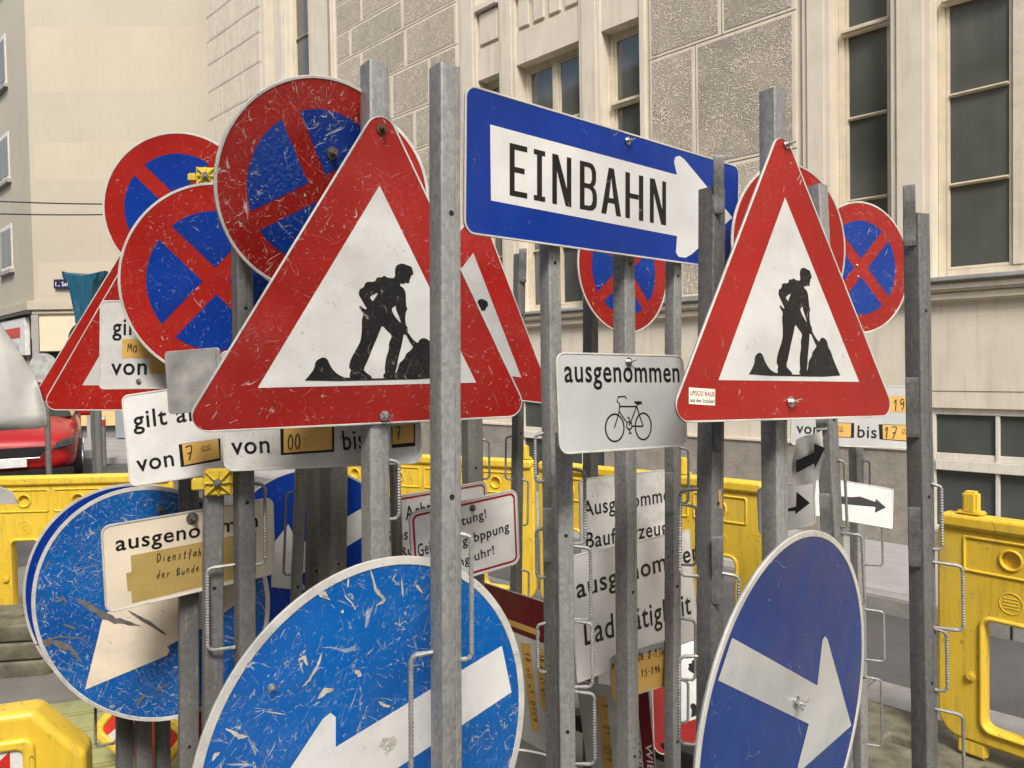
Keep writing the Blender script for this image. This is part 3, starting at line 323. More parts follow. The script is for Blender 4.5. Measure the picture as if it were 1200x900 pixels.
def nostop(key, label, lv):
    e = sign(key, 'no_stopping_sign', label, 'traffic sign', 'round red and blue no stopping signs'); R = POSE[key]['r']
    plate(circle(R), e); lip(circle(R), circle(R*.972), e)
    flat('red_ring', [circle(R*.9715)], worn('red', lv), e, z=.0006)
    b, r = .095*R, .71*R; a = math.asin(b/r)
    for k in range(4):
        P = [(b, b)]+arcpts(0, 0, r, a, pi/2-a, 18); th = pi/4+k*pi/2
        flat('blue_field', [[(x*cos(th)-y*sin(th), x*sin(th)+y*cos(th)) for x, y in P]], worn('blue', lv), e, z=.0011)
    if key in SHAPE['bolts']: bolts(key)
    return e
nostop('D3', 'largest no stopping disc, badly scratched with a tilted cross, behind the big triangle', 'heavy')
nostop('D1', 'no stopping disc highest at far left, behind the other left one', 'light')
nostop('D2', 'glossy no stopping disc above the gilt plates on the left', 'mid')
nostop('D7', 'no stopping disc showing as a red sliver right of the large triangle tip', 'mid')
nostop('D4', 'no stopping disc below the one-way sign, crossed by a grey post', 'mid')
nostop('D5', 'no stopping disc right behind the tip of the clean roadworks triangle', 'light')
nostop('D6', 'no stopping disc turned edgeways between the triangle and the far right post', 'mid')

def arrowdisc(key, label, lv, shape, blue='blue', rimw=.972, warm=False):
    e = sign(key, 'blue_arrow_sign', label, 'traffic sign', 'round blue arrow signs'); R = POSE[key]['r']
    plate(circle(R, 96), e); lip(circle(R, 96), circle(R*rimw, 96), e)
    flat('blue_field', [circle(R*(rimw-.0005), 96)], worn(blue, lv), e, z=.0006)
    if shape:
        rr = R*.97; P = []
        for x, y in shape:
            d = math.hypot(x, y); P.append((x, y) if d < rr else (x*rr/d, y*rr/d))
        flat('white_arrow', [P], worn('white', 'mid' if lv in ('heavy', 'ruined') else lv, {'B2': 'grey', 'BL': 'warm', 'BC': 'dim'}.get(key)), e, z=.0012)
    if key in SHAPE['bolts']: bolts(key)
    return e
arrowdisc('B1', 'biggest blue disc with white arrow, scratched, low in front of the posts', 'heavy', SHAPE['B1_arrow'], 'brightblue', .955)
arrowdisc('B2', 'glossy dark blue disc with white arrow at lower right', 'light', SHAPE['B2_arrow'], 'darkblue', .965)
arrowdisc('BL', 'very worn blue disc with peeling arrow behind the handwritten Dienstfahrt plate', 'ruined', SHAPE['BL_arrow'], 'brightblue', .965)
arrowdisc('BL2', 'clean blue disc showing only as a rim behind the worn left disc', 'new', None, 'blue', .975)
arrowdisc('BC', 'blue disc with pale arrow deep behind the cluster of grey posts', 'light', SHAPE['BC_arrow'], 'blue', .975)
# gouges through the film on the worn discs
def gouge(key, pts, w_, mat, name='peeled_patch'):
    P = []; rng = random.Random(len(pts)*7+int(w_*1e5)); Q = []
    n = len(pts)
    for i in range(n-1):
        for t in range(4):
            Q.append(Vector(pts[i]).lerp(Vector(pts[i+1]), t/4))
    Q.append(Vector(pts[-1])); up_, dn = [], []
    for i, q in enumerate(Q):
        t = (Q[min(i+1, len(Q)-1)]-Q[max(i-1, 0)]).normalized(); nn = Vector((-t.y, t.x)); k = (1-abs(2*i/(len(Q)-1)-1)**3)*.9+.1
        up_.append(q+nn*w_*k*rng.uniform(.4, 1)); dn.append(q-nn*w_*k*rng.uniform(.4, 1))
    flat(name, [[tuple(p) for p in up_+dn[::-1]]], mat, SG[key], z=.0016)
gy = lambda: simple('scraped_metal', (.17, .16, .15), .55, .2, .3, 60, .3)
ch = lambda: simple('chipped_film', (.46, .43, .37), .7, 0, .3, 80)
for pts, w_ in SHAPE.get('gouge_BL', []): gouge('BL', pts, w_, gy())
for pts, w_ in SHAPE.get('gouge_B1', []): gouge('B1', pts, w_, ch())

def board(key, name, label, r=.02, lv='light', rimm=None, group='white supplementary plates', cat='plate'):
    e = sign(key, name, label, cat, group); p = POSE[key]; w_, h_ = p['w'], p['h']
    plate(rrect(w_, h_, r), e); lip(rrect(w_, h_, r), rrect(w_-.008, h_-.008, r*.8), e, rimm)
    flat('white_field', [rrect(w_-.0082, h_-.0082, r*.8)], worn('white', lv, {'E': 'grey', 'D': 'warm', 'F': 'grey', 'C': 'dim', 'A': 'dim', 'H': 'dim', 'K2': 'dim'}.get(key)), e, z=.0006)
    return e
board('A', 'supplementary_plate', 'white gilt plate with Mo. on yellow tape, under the glossy left disc', .014, 'mid')
board('B', 'supplementary_plate', 'tilted white gilt an / von plate with 7 on yellow tape', .016, 'light')
board('C', 'supplementary_plate', 'dirty white von bis plate poking out under the big triangle', .02, 'heavy')
board('D', 'supplementary_plate', 'white ausgenommen plate with handwritten Dienstfahrt on yellow tape', .02, 'new')
board('E', 'supplementary_plate', 'grey-white ausgenommen plate with a bicycle pictogram', .022, 'new')
board('F', 'supplementary_plate', 'white von bis 17 plate behind the clean roadworks triangle', .012, 'light')
board('H', 'supplementary_plate', 'stained white Ausgenommen Baufahrzeuge plate behind middle posts', .02, 'heavy')
board('I', 'supplementary_plate', 'large white ausgenommen Ladetätigkeit plate below the Baufahrzeuge one', .004, 'light')
board('K1', 'arrow_plate', 'small white plate with scribbled black arrow above the glossy blue disc', .014, 'light')
board('K2', 'arrow_plate', 'drooping white plate with long black arrow left of the far right post', .004, 'light')
# red bordered warning plates
for key, lab in (('G', 'white Achtung plate with red border beside the front post'), ('G2', 'red bordered Achtung plate behind the other Achtung plate')):
    e = sign(key, 'warning_plate', lab, 'plate', 'white plates with red border'); p = POSE[key]; w_, h_ = p['w'], p['h']
    plate(rrect(w_, h_, .022), e); lip(rrect(w_, h_, .022), rrect(w_-.008, h_-.008, .018), e)
    flat('white_field', [rrect(w_-.0082, h_-.0082, .018)], worn('white', 'light'), e, z=.0006)
    flat('red_line', [rrect(w_-.016, h_-.016, .016), rrect(w_-.027, h_-.027, .011)], worn('red', 'light'), e, z=.0011)
bolts('G')
# metal plate seen from behind, yellow note plate
e = sign('M', 'bare_metal_plate', 'plain grey aluminium plate between the gilt plates and the big triangle', 'plate')
p = POSE['M']; flat('plate', [rrect(p['w'], p['h'], .008)], ALU(), e, z=-.001, thick=.003, bevel=.0008)
mb = MB(); mb.box(p['w']/2-.014, p['w']/2-.008, -p['h']/2+.03, p['h']/2-.01, .0007, .006); mb.build('folded_edge', ALU(), e, bevel=.001)
e = sign('J', 'note_plate', 'small yellow taped plate with handwritten hours 15-19h', 'plate'); p = POSE['J']
plate(rrect(p['w'], p['h'], .014), e); lip(rrect(p['w'], p['h'], .014), rrect(p['w']-.006, p['h']-.006, .011), e, ALU())
flat('yellow_tape', [SHAPE['yel_J']], TAPE(), e, z=.0009); flat('grey_field', [rrect(p['w']-.0062, p['h']-.0062, .011)], ALU(), e, z=.0005)
# one-way sign
e = sign('EIN', 'one_way_sign', 'long blue EINBAHN sign with white arrow pointing right', 'one-way sign'); p = POSE['EIN']; w_, h_ = p['w'], p['h']
plate(rrect(w_, h_, .028), e); lip(rrect(w_, h_, .028), rrect(w_-.009, h_-.009, .024), e)
flat('blue_field', [rrect(w_-.0092, h_-.0092, .024)], worn('blue', 'new'), e, z=.0006)
flat('white_arrow', [SHAPE['ein_arrow']], worn('white', 'new'), e, z=.0011)
def letter(ch_, q):
    TL, TR, BR, BL = q
    def m(u, v): a = lerp(BL, BR, u); b = lerp(TL, TR, u); return lerp(a, b, v)
    G = {'E': [[(0, 0), (1, 0), (1, .105), (.28, .105), (.28, .46), (.85, .46), (.85, .565), (.28, .565), (.28, .895), (1, .895), (1, 1), (0, 1)]],
     'I': [[(0, 0), (1, 0), (1, .1), (.72, .1), (.72, .9), (1, .9), (1, 1), (0, 1), (0, .9), (.28, .9), (.28, .1), (0, .1)]],
     'N': [[(0, 0), (.24, 0), (.24, .68), (.7, 0), (1, 0), (1, 1), (.76, 1), (.76, .35), (.3, 1), (0, 1)]],
     'A': [[(0, 0), (.25, 0), (.34, .25), (.66, .25), (.75, 0), (1, 0), (.63, 1), (.37, 1)], [(.39, .36), (.61, .36), (.5, .80)]],
     'H': [[(0, 0), (.25, 0), (.25, .45), (.75, .45), (.75, 0), (1, 0), (1, 1), (.75, 1), (.75, .56), (.25, .56), (.25, 1), (0, 1)]],
     'B': [[(0, 0), (.6, 0), (.8, .03), (.95, .1), (1, .2), (1, .34), (.93, .45), (.78, .515), (.9, .57), (.95, .67), (.95, .82), (.88, .92), (.75, .98), (.58, 1), (0, 1)],
           [(.27, .1), (.27, .46), (.55, .46), (.68, .42), (.74, .34), (.74, .22), (.67, .13), (.55, .1)], [(.27, .56), (.27, .9), (.54, .9), (.66, .86), (.70, .78), (.70, .67), (.64, .59), (.54, .56)]]}
    return [[m(u, v) for u, v in pl] for pl in G[ch_]]
for ch_, q in zip('EINBAHN', SHAPE['ein_box']): flat('letter', letter(ch_, q), worn('black', 'new'), e, z=.0016)
bolts('EIN')
# tapes, pictograms, letterings
bk = worn('black', 'new')
for q in SHAPE['yellow_A']: flat('yellow_tape', [q], TAPE(), SG['A'], z=.0012+.0002*SHAPE['yellow_A'].index(q))
def clip(key, q, mgn=.006):
    x, y = POSE[key]['w']/2-mgn, POSE[key]['h']/2-mgn; return [(max(-x, min(x, a)), max(-y, min(y, b))) for a, b in q]
flat('black_frame', [clip('B', SHAPE['blk_B'])], bk, SG['B'], z=.0011); flat('yellow_tape', [clip('B', SHAPE['yel_B'], .009)], TAPE(), SG['B'], z=.0015)
for k in ('C', 'F'):
    for q in SHAPE['blk_'+k]: flat('black_frame', [clip(k, q)], bk, SG[k], z=.0011)
    for q in SHAPE['yel_'+k]: flat('yellow_tape', [clip(k, q, .008)], TAPE(), SG[k], z=.0015)
flat('yellow_tape', [clip('D', SHAPE['yel_D'][0], .008)], simple('buff_tape', (.46, .33, .11), .5, 0, .1, 14), SG['D'], z=.0012)
for i, l in enumerate(SHAPE['bike']): strokes('bicycle_pictogram', [l], .0019 if i < 2 else .0017, .0008, bk, SG['E'])
flat('bicycle_pictogram', [SHAPE['saddle']], bk, SG['E'], z=.0013)
flat('arrow_pictogram', [SHAPE['K1_arr']], bk, SG['K1'], z=.0011); flat('arrow_pictogram', [SHAPE['K2_arr']], bk, SG['K2'], z=.0011)
for k in 'ABDE': bolts(k) if k in SHAPE['bolts'] else None
for key, s_, a, b, h, kind in TEXTS:
    if kind == 'h': hand(s_, a, b, h, .0024, SG[key], under=(s_ == 'oo' or (key == 'F' and s_ == '00')))
    else: textmesh(s_, a, b, h, kind, .0014, bk, SG[key])

# ------------------------------------------------------------------ posts
def rebar(h0, h1, dx, a, side_y):
    """wire bracket: leaves the tube, runs down beside it, comes back"""
    sg = 1 if dx > 0 else -1; x0 = sg*a*.45; x1 = x0+dx; top, bot = max(h0, h1), min(h0, h1); r = min(abs(dx)*.5, .012); P = []
    P.append((x0, side_y, top)); P.append((x1-sg*r, side_y, top-.003))
    for i in range(1, 5): t = i/4*pi/2; P.append((x1-sg*r+sg*r*sin(t), side_y, top-.003-r+r*cos(t)))
    n = max(6, int((top-bot)/.0035))
    for i in range(1, n): P.append((x1, side_y, top-.003-r-(top-bot-2*r)*i/n))
    for i in range(0, 5): t = i/4*pi/2; P.append((x1-sg*r+sg*r*cos(t), side_y, bot+r-r*sin(t)))
    P.append((x0, side_y, bot)); return P
POSTLAB = {'P1': 'tall galvanised post standing just behind the largest triangle', 'P2': 'front-most galvanised post, crossing the large triangle and the blue disc',
 'P3': 'grey post behind the glossy no stopping disc, crossing the Dienstfahrt plate', 'P4': 'short grey post under the yellow clamp', 'P5': 'dark grooved post in front of the worn blue disc',
 'P6a': 'thin leaning pale post at the left of the central cluster', 'P6b': 'dark narrow post between two others in the central cluster', 'P6c': 'brownish wide grooved post in the central cluster',
 'P7': 'grey post left of the bicycle plate, running up behind the one-way sign', 'P7b': 'post with wire brackets left of the Ladetätigkeit plate', 'P8': 'galvanised post behind the bicycle plate, under its wing nut',
 'P9': 'narrower post between the bicycle plate and the dark post', 'P10': 'dark post in front of the tip of the one-way arrow', 'P11': 'tall post behind the clean roadworks triangle',
 'P12': 'post behind the right slope of the clean triangle', 'P13': 'far right post with tongue above its top', 'P14': 'thin short post seen below the left part of the one-way sign',
 'P15': 'dark post below the no stopping disc under the one-way sign', 'P16': 'far post under the von bis 17 plate', 'P17': 'wide post behind the front post, above the Achtung plate',
 'P18a': 'short dark post left under the worn blue disc', 'P18b': 'short brown post middle under the worn blue disc', 'P18c': 'short post right under the worn blue disc', 'P19': 'thin post right of the tall one behind the triangle'}
DARK = {'P10', 'P13', 'P15', 'P5', 'P18a', 'P18b', 'P18c', 'P14', 'P4', 'P3'}
for name_, T_, G_, a, yaw, loops, tabs in POSTS:
    if name_ in ('P17', 'P19', 'P6a', 'P6b', 'P6c'): gm = galv('weathered_zinc', .20, 1.)
    elif name_ in DARK: gm = galv('dark_zinc', .19)
    else: gm = galv('galvanised_zinc', .33)
    T, G = Vector(T_), Vector(G_); ax = (T-G); H = ax.length
    e = empty('sign_post', G); tag(e, POSTLAB[name_], 'post', 'galvanised sign posts')
    q = Vector((0, 0, 1)).rotation_difference(ax.normalized()).to_matrix().to_4x4()
    e.matrix_world = Matrix.Translation(G) @ q @ Matrix.Rotation(yaw, 4, 'Z')
    # hollow square tube with rounded corners, drilled look by inner walls at the open top
    mb = MB(); out = rrect(a, a, a*.09, n=3); inn = rrect(a-.006, a-.006, a*.06, n=3); n = len(out)
    zs = [0]+[H*i/24 for i in range(1, 24)]+[H]
    rng = random.Random(hash(name_) % 1000 if False else sum(map(ord, name_)))
    base = []
    for k, z in enumerate(zs):
        jx, jy = (rng.uniform(-.0005, .0005), rng.uniform(-.0005, .0005)) if 0 < k < len(zs)-1 else (0, 0)
        base += [(x+jx, y+jy, z) for x, y in out]
    fs = []
    for k in range(len(zs)-1):
        for i in range(n): fs.append((k*n+i, k*n+(i+1) % n, (k+1)*n+(i+1) % n, (k+1)*n+i))
    o2 = len(base); base += [(x, y, H) for x, y in inn]+[(x, y, H-.12) for x, y in inn]; l = (len(zs)-1)*n
    for i in range(n):
        fs.append((l+i, l+(i+1) % n, o2+(i+1) % n, o2+i)); fs.append((o2+i, o2+(i+1) % n, o2+n+(i+1) % n, o2+n+i))
    fs.append(tuple(o2+n+i for i in range(n))); mb.add(base, fs); mb.build('tube', gm, e, smooth=True)
    # seam weld and bolt holes
    mb = MB(); mb.box(a*.17, a*.17+.0018, -a/2-.0006, -a/2+.001, .05, H-.002); mb.build('weld_seam', gm, e)
    hz = H-.22
    while hz > .3:
        mb = MB(); mb.prism(circle(.0042, 14, 0, hz), -a/2-.0006, -a/2+.002, axis='y'); mb.build('bolt_hole', simple('hole_black', (.01, .01, .01), .9), e); hz -= .42
    inv = Matrix.Rotation(-yaw-math.atan2(G.x, G.y)*0, 4, 'Z')
    vdir = Vector((-G.x, -G.y, 0)).normalized(); rgt = Vector((-vdir.y, vdir.x, 0))   # viewer-facing frame only picks which side of the tube the bracket is welded to
    R2 = Matrix((rgt, -vdir, Vector((0, 0, 1)))).transposed().to_4x4()
    for h0, h1, dx in loops:
        P = rebar(h0, h1, dx, a*1.2, -a*.1)
        fr = Matrix.Rotation(-yaw, 4, 'Z') @ R2
        rb = abs(h0-h1) > .09
        mb = MB(); mb.tube([tuple((fr @ Vector(p_))) for p_ in P], .0036 if rb else .003, 8, rf=(lambda i: 1.22 if i % 2 else .88) if rb else None)
        mb.build('wire_bracket', gm if name_ not in DARK else galv('galvanised_zinc', .33), e, smooth=True)
    if name_ == 'P10':
        fr = Matrix.Rotation(-yaw, 4, 'Z') @ R2; h_ = 1.30; mb = MB(); yy = a/2+.0004
        mb.add([(.004, -yy, h_-.018), (.012, -yy, h_-.020), (.009, -yy, h_+.020), (.0, -yy, h_+.018)], [(0, 1, 2, 3)]); mb.build('tape_scrap', simple('orange_tape', (.62, .33, .08), .5), e)
    for h0, h1, sg, w_ in tabs:
        fr = Matrix.Rotation(-yaw, 4, 'Z') @ R2; top, bot = max(h0, h1), min(h0, h1); hh = top-bot; x = sg*a*.32; w2 = w_/2; y0 = -a*.68
        prof = [(y0, bot), (y0-.003, bot+hh*.12), (y0+.001, bot+hh*.3), (y0-.010, bot+hh*.55), (y0-.014, top-.004), (y0-.013, top)]
        vs, f2 = [], []
        for yy, zz in prof:
            for dx_, dy_ in ((-w2, 0), (w2, 0), (w2, .004), (-w2, .004)): vs.append(fr @ Vector((x+dx_, yy+dy_, zz)))
        for i in range(len(prof)-1):
            for j in range(4): f2.append((i*4+j, i*4+(j+1) % 4, (i+1)*4+(j+1) % 4, (i+1)*4+j))
        f2 += [(3, 2, 1, 0), tuple(len(vs)-4+j for j in range(4))]
        mb = MB(); mb.add(vs, f2); mb.build('hook_plate', gm, e, bevel=.0012)
#TAPE
# yellow plastic clamps
for loc, s_, lab in (((-.634, 1.645, 1.357), 1., 'yellow ribbed plastic clamp with bolt on top of the short grey post'), ((-.770, 1.97, 2.09), .8, 'yellow clamp wedged between the two upper left no stopping discs')):
    e = empty('plastic_clamp', loc, (0, 0, .2)); tag(e, lab, 'clamp', 'yellow plastic clamps'); ym = simple('yellow_plastic', (.58, .42, .04), .5, 0, .2, 30)
    h = .029*s_; mb = MB(); mb.box(-h, h, -.006, .012, -h, h); b_ = mb.build('body', ym, e, bevel=.004)
    for k in range(8):
        a_ = k*pi/4; L = h*(.98 if k % 2 == 0 else 1.28); mb = MB(); mb.tube([(cos(a_)*.009, -.012, sin(a_)*.009), (cos(a_)*L, -.008, sin(a_)*L)], .0022, 6); mb.build('rib', ym, e)
    mb = MB(); mb.box(-h*1.9, -h*.99, -.004, .010, -h*.55, h*.35); mb.build('jaw', ym, e, bevel=.003)
    mb = MB(); mb.prism(circle(.0085, 18), -.017, -.006, axis='y'); mb.build('washer', STEEL(), e, bevel=.001)
    mb = MB(); mb.prism(circle(.0045, 6), -.023, -.0171, axis='y'); mb.build('bolt', STEEL(), e, bevel=.0005)
# ------------------------------------------------------------------ ground and street
VF = empty('tmpf'); bpy.data.objects.remove(VF)
FB = Vector((3.1603, 6.0982, 0)); FROT = -pi/4      # facade base point and direction
FM = Matrix.Translation(FB) @ Matrix.Rotation(FROT, 4, 'Z')   # local x along the wall, y into the wall
def W(s, d, z=0): return FM @ Vector((s, d, z))
def asphalt():
    s = N('asphalt'); v = s.tc; a = s.noise(v, 1.2, 6, .6); b = s.noise(v, 180, 4, .7); c = s.vor(v, 130)
    cc = s.mix(s.ramp(a, .3, .7), (.045, .045, .047), (.095, .093, .090)); cc = s.mix(s.ramp(b, .5, .75, 0, .7), cc, (.16, .155, .145))
    cc = s.mix(s.ramp(s.noise(v, .9, 4, .6, .5), .56, .66, 0, .65), cc, (.15, .115, .08))
    s.set('Base Color', cc); s.set('Roughness', .85); s.bump(s.math('ADD', b, c), .5, .006); return s.m
def paving(name, c1, c2, k=2.2):
    s = N(name); v = s.rnd(); a = s.noise(v, k, 8, .68); b = s.noise(v, 90, 5, .7)
    cc = s.mix(s.ramp(a, .32, .68), c1, c2); cc = s.mix(s.ramp(b, .55, .75, 0, .4), cc, tuple(x*.55 for x in c1))
    s.set('Base Color', cc); s.set('Roughness', .8); s.bump(b, .35, .004); return s.m
AS = asphalt(); SW = paving('pavement', (.24, .235, .225), (.34, .335, .32)); KB = paving('kerb_granite', (.20, .197, .185), (.29, .285, .27), 9)
mb = MB(); n = 40
vs = [((i/n-.5)*240, (j/n-.5)*240, 0) for j in range(n+1) for i in range(n+1)]; mb.add(vs, [(j*(n+1)+i, j*(n+1)+i+1, (j+1)*(n+1)+i+1, (j+1)*(n+1)+i) for j in range(n) for i in range(n)])
tag(mb.build('ground', AS), kind='structure')
def strip(name, s0, s1, d0, d1, z, mat, z0=-.02):
    mb = MB(); mb.box(s0, s1, d0, d1, z0, z); o = mb.build(name, mat, bevel=.006); o.matrix_world = FM; return tag(o, kind='structure')
strip('pavement', -12.7, 30, -1.40, -.005, .10, SW)
strip('near_pavement', -5.2, 12, -5.9, -2.94, .012, paving('old_pavement', (.13, .125, .11), (.20, .195, .17)))
ke = empty('kerb'); ke.matrix_world = FM; tag(ke, kind='structure')
me0 = None
for s0, d0, d1, zt, cnt, st_ in ((-12.7, -1.56, -1.41, .104, 34, .98), (-5.2, -2.93, -2.65, .02, 16, .98)):
    for i in range(cnt):
        if me0 is None or s0 > -6 and i == 0:
            mb = MB(); mb.box(0, .972, 0, d1-d0, -.05, zt); o = mb.build('kerb_stone', KB, ke, bevel=.01); me0 = o.data
        else: o = bpy.data.objects.new('kerb_stone', me0); col.objects.link(o); o.parent = ke
        o.location = (s0+i*st_, d0, random.uniform(-.003, .003))
# far crossing pavement at the left building
mb = MB(); mb.box(-14, -4.2, 13.2, 17.3, -.05, .10); tag(mb.build('corner_pavement', SW, bevel=.01), kind='structure')

# ------------------------------------------------------------------ stone facade
def stucco(name, c1, c2, sc_=3, rough=.85, bump=.3, streak=.45):
    if name in MC: return MC[name]
    s = N(name); v = s.tc; a = s.noise(v, sc_, 8, .62); b = s.noise(v, 70, 5, .65); c = s.noise(s.mapv(v, (6, 6, .5)), 2.5, 6, .6)
    cc = s.mix(s.ramp(a, .3, .7), c1, c2); cc = s.mix(s.ramp(c, .52, .75, 0, streak), cc, tuple(x*.62 for x in c1)); cc = s.mix(s.ramp(b, .58, .72, 0, .22), cc, tuple(x*.5 for x in c1))
    s.set('Base Color', cc); s.set('Roughness', rough); s.bump(s.math('ADD', b, s.math('MULTIPLY', a, 2.)), bump, .006); MC[name] = s.m; return s.m
def crackle():
    s = N('combed_stone'); v = s.rnd(); wv = s.noise(v, 2.2, 3, .5)
    w1 = s.n('TexNoise', noise_dimensions='3D'); s.l(v, w1.inputs['Vector']); w1.inputs['Scale'].default_value = 2.2
    add = s.n('VectorMath', operation='MULTIPLY_ADD'); s.l(w1.outputs['Color'], add.inputs[0]); add.inputs[1].default_value = (.35, .35, .35); s.l(v, add.inputs[2])
    ed = s.n('TexVoronoi', feature='DISTANCE_TO_EDGE'); s.l(s.mapv(add.outputs[0], (1, 1, 1.5)), ed.inputs['Vector']); ed.inputs['Scale'].default_value = 50; ed.inputs['Randomness'].default_value = .7
    m = s.ramp(ed.outputs[0], .06, .16); a = s.noise(v, 5, 6, .6)
    cc = s.mix(m, (.70, .63, .51), s.mix(s.ramp(a, .3, .7), (.26, .225, .17), (.42, .37, .29)))
    oi = s.n('ObjectInfo'); cc = s.mix(s.ramp(oi.outputs['Random'], 0, 1, 0, .22), cc, (.22, .20, .17)); cc = s.mix(s.ramp(s.noise(s.tc, .9, 5, .6), .5, .7, 0, .3), cc, (.16, .145, .12))
    s.set('Base Color', cc); s.set('Roughness', .9); s.bump(s.ramp(ed.outputs[0], .03, .2, 1, 0), .9, .006); return s.m
CREAM = lambda: stucco('cream_stone', (.60, .545, .44), (.70, .64, .53)); CR = crackle(); CRF = stucco('worn_combed_stone', (.56, .505, .40), (.68, .615, .50), 9, .9, .6)
FRM = lambda: stucco('window_frame_paint', (.56, .50, .38), (.68, .61, .47), 12, .55, .15)
def glassm():
    s = N('window_glass'); v = s.tc; a = s.noise(s.mapv(v, (1, 1, .35)), 2.2, 2, .5); cur = s.noise(s.mapv(v, (1, 1, .04)), 14, 4, .6)
    s.set('Base Color', s.mix(s.math('MULTIPLY', s.ramp(cur, .30, .75, .35, .65), s.ramp(s.noise(v, .8, 3), .40, .60, .1, 1.)), (.060, .066, .060), (.150, .156, .140))); s.set('Roughness', .05); s.set('IOR', 1.6); s.set('Specular IOR Level', .8); s.bump(a, .12, .03); return s.m  # grey-green base colour paints in pane reflections; vertical streaks suggest curtains
GL = glassm()
B = empty('apartment_building'); B.matrix_world = FM
tag(B, 'cream stone apartment building with combed blocks and tall windows behind the signs', 'building')
def part(name, mb, mat, par=None, bevel=0): return mb.build(name, mat, par or B, bevel=bevel)
S0, S1, TOP = -12.7, 30, 13.
mb = MB(); mb.box(S0, S1, .45, 9, 0, TOP); part('wall', mb, CREAM())            # core behind everything
# bays: (start, end) of window bays; block piers between
bays = [(-10.45, -8.15), (-5.28, -2.47), (-.85, 2.3), (5.0, 8.0)]
piers = [(-12.7, -10.45), (-8.15, -5.28), (-2.47, -.85), (2.3, 5.0), (8.0, 30.)]
# base course
def wallbox(s0, s1, d0, d1, z0, z1, name='wall', mat=None, bevel=0): mb = MB(); mb.box(s0, s1, d0, d1, z0, z1); return part(name, mb, mat or CREAM(), bevel=bevel)
ROUGH = stucco('grey_base_render', (.22, .205, .175), (.33, .305, .26), 7, .95, .9)
bas = [(-4.35, -3.05), (.13, 1.9), (5.4, 7.2)]       # basement windows
xs = [S0]+[v for b in bas for v in b]+[S1]
for i in range(0, len(xs), 2):
    wallbox(xs[i], xs[i+1], -.03, .45, 0, .86, 'base_course', ROUGH); wallbox(xs[i], xs[i+1], -.01, .452, .86, 1.335, 'wall')
    wallbox(xs[i], xs[i+1], -.045, -.011, .855, .885, 'base_ledge', bevel=.006)
for a, b in bas: wallbox(a, b, -.03, .45, 0, .24, 'base_course', ROUGH)
wallbox(S0, S1, -.01, .451, 1.335, 2.02, 'wall')
wallbox(S0, S1, -.07, .449, 2.02, 2.09, 'cornice', bevel=.012); wallbox(S0, S1, -.11, .448, 2.09, 2.165, 'cornice', bevel=.02)
ZN = simple('zinc_flashing', (.50, .51, .51), .4, .5, .15, 5)
wallbox(S0, S1, -.145, .44, 2.166, 2.20, 'sill_flashing', ZN, .006)
def window(s0, s1, z0, z1, dep, vbars, hbars, frame=.055, tr=None, name='window'):
    """casement set dep into the wall; vbars/hbars positions; panes one by one"""
    mb = MB(); f = frame
    mb.box(s0, s0+f, dep, dep+.07, z0, z1); mb.box(s1-f, s1, dep, dep+.07, z0, z1); mb.box(s0+f, s1-f, dep+.001, dep+.069, z0, z0+f); mb.box(s0+f, s1-f, dep+.001, dep+.069, z1-f, z1)
    cols_ = [s0+f]; rows = [z0+f]
    for x, wv in vbars: mb.box(x-wv/2, x+wv/2, dep-.008, dep+.062, z0+f, z1-f); cols_ += [x-wv/2, x+wv/2]
    cols_.append(s1-f)
    for z in hbars:
        h = .022; rows += [z-h/2, z+h/2]
    rows.append(z1-f)
    if tr: pass
    fo = mb.build(name, FRM(), B, bevel=.005)
    for i in range(0, len(cols_), 2):
        a, b = cols_[i], cols_[i+1]
        if b-a < .05: continue
        sash = MB(); q = .026
        sash.box(a, a+q, dep+.012, dep+.05, rows[0], rows[-1]); sash.box(b-q, b, dep+.012, dep+.05, rows[0], rows[-1])
        sash.box(a+q, b-q, dep+.013, dep+.049, rows[0], rows[0]+q); sash.box(a+q, b-q, dep+.013, dep+.049, rows[-1]-q, rows[-1])
        for z in hbars:
            sash.box(a+q, b-q, dep+.006, dep+.045, z-.013, z+.013); sash.box(a+q+.001, b-q-.001, dep-.004, dep+.010, z-.006, z+.006)
            if tr and abs(z-tr) < .01: sash.box(a-.02, b+.02, dep-.035, dep+.02, z-.035, z+.03); sash.box(a-.01, b+.01, dep-.055, dep-.034, z-.012, z+.016)
        sash.build('sash', FRM(), fo, bevel=.004)
        for j in range(0, len(rows), 2):
            p0, p1 = rows[j], rows[j+1]; pm = MB(); pm.box(a+q-.002, b-q+.002, dep+.030, dep+.034, p0, p1); pm.build('pane', GL, fo)
    return fo
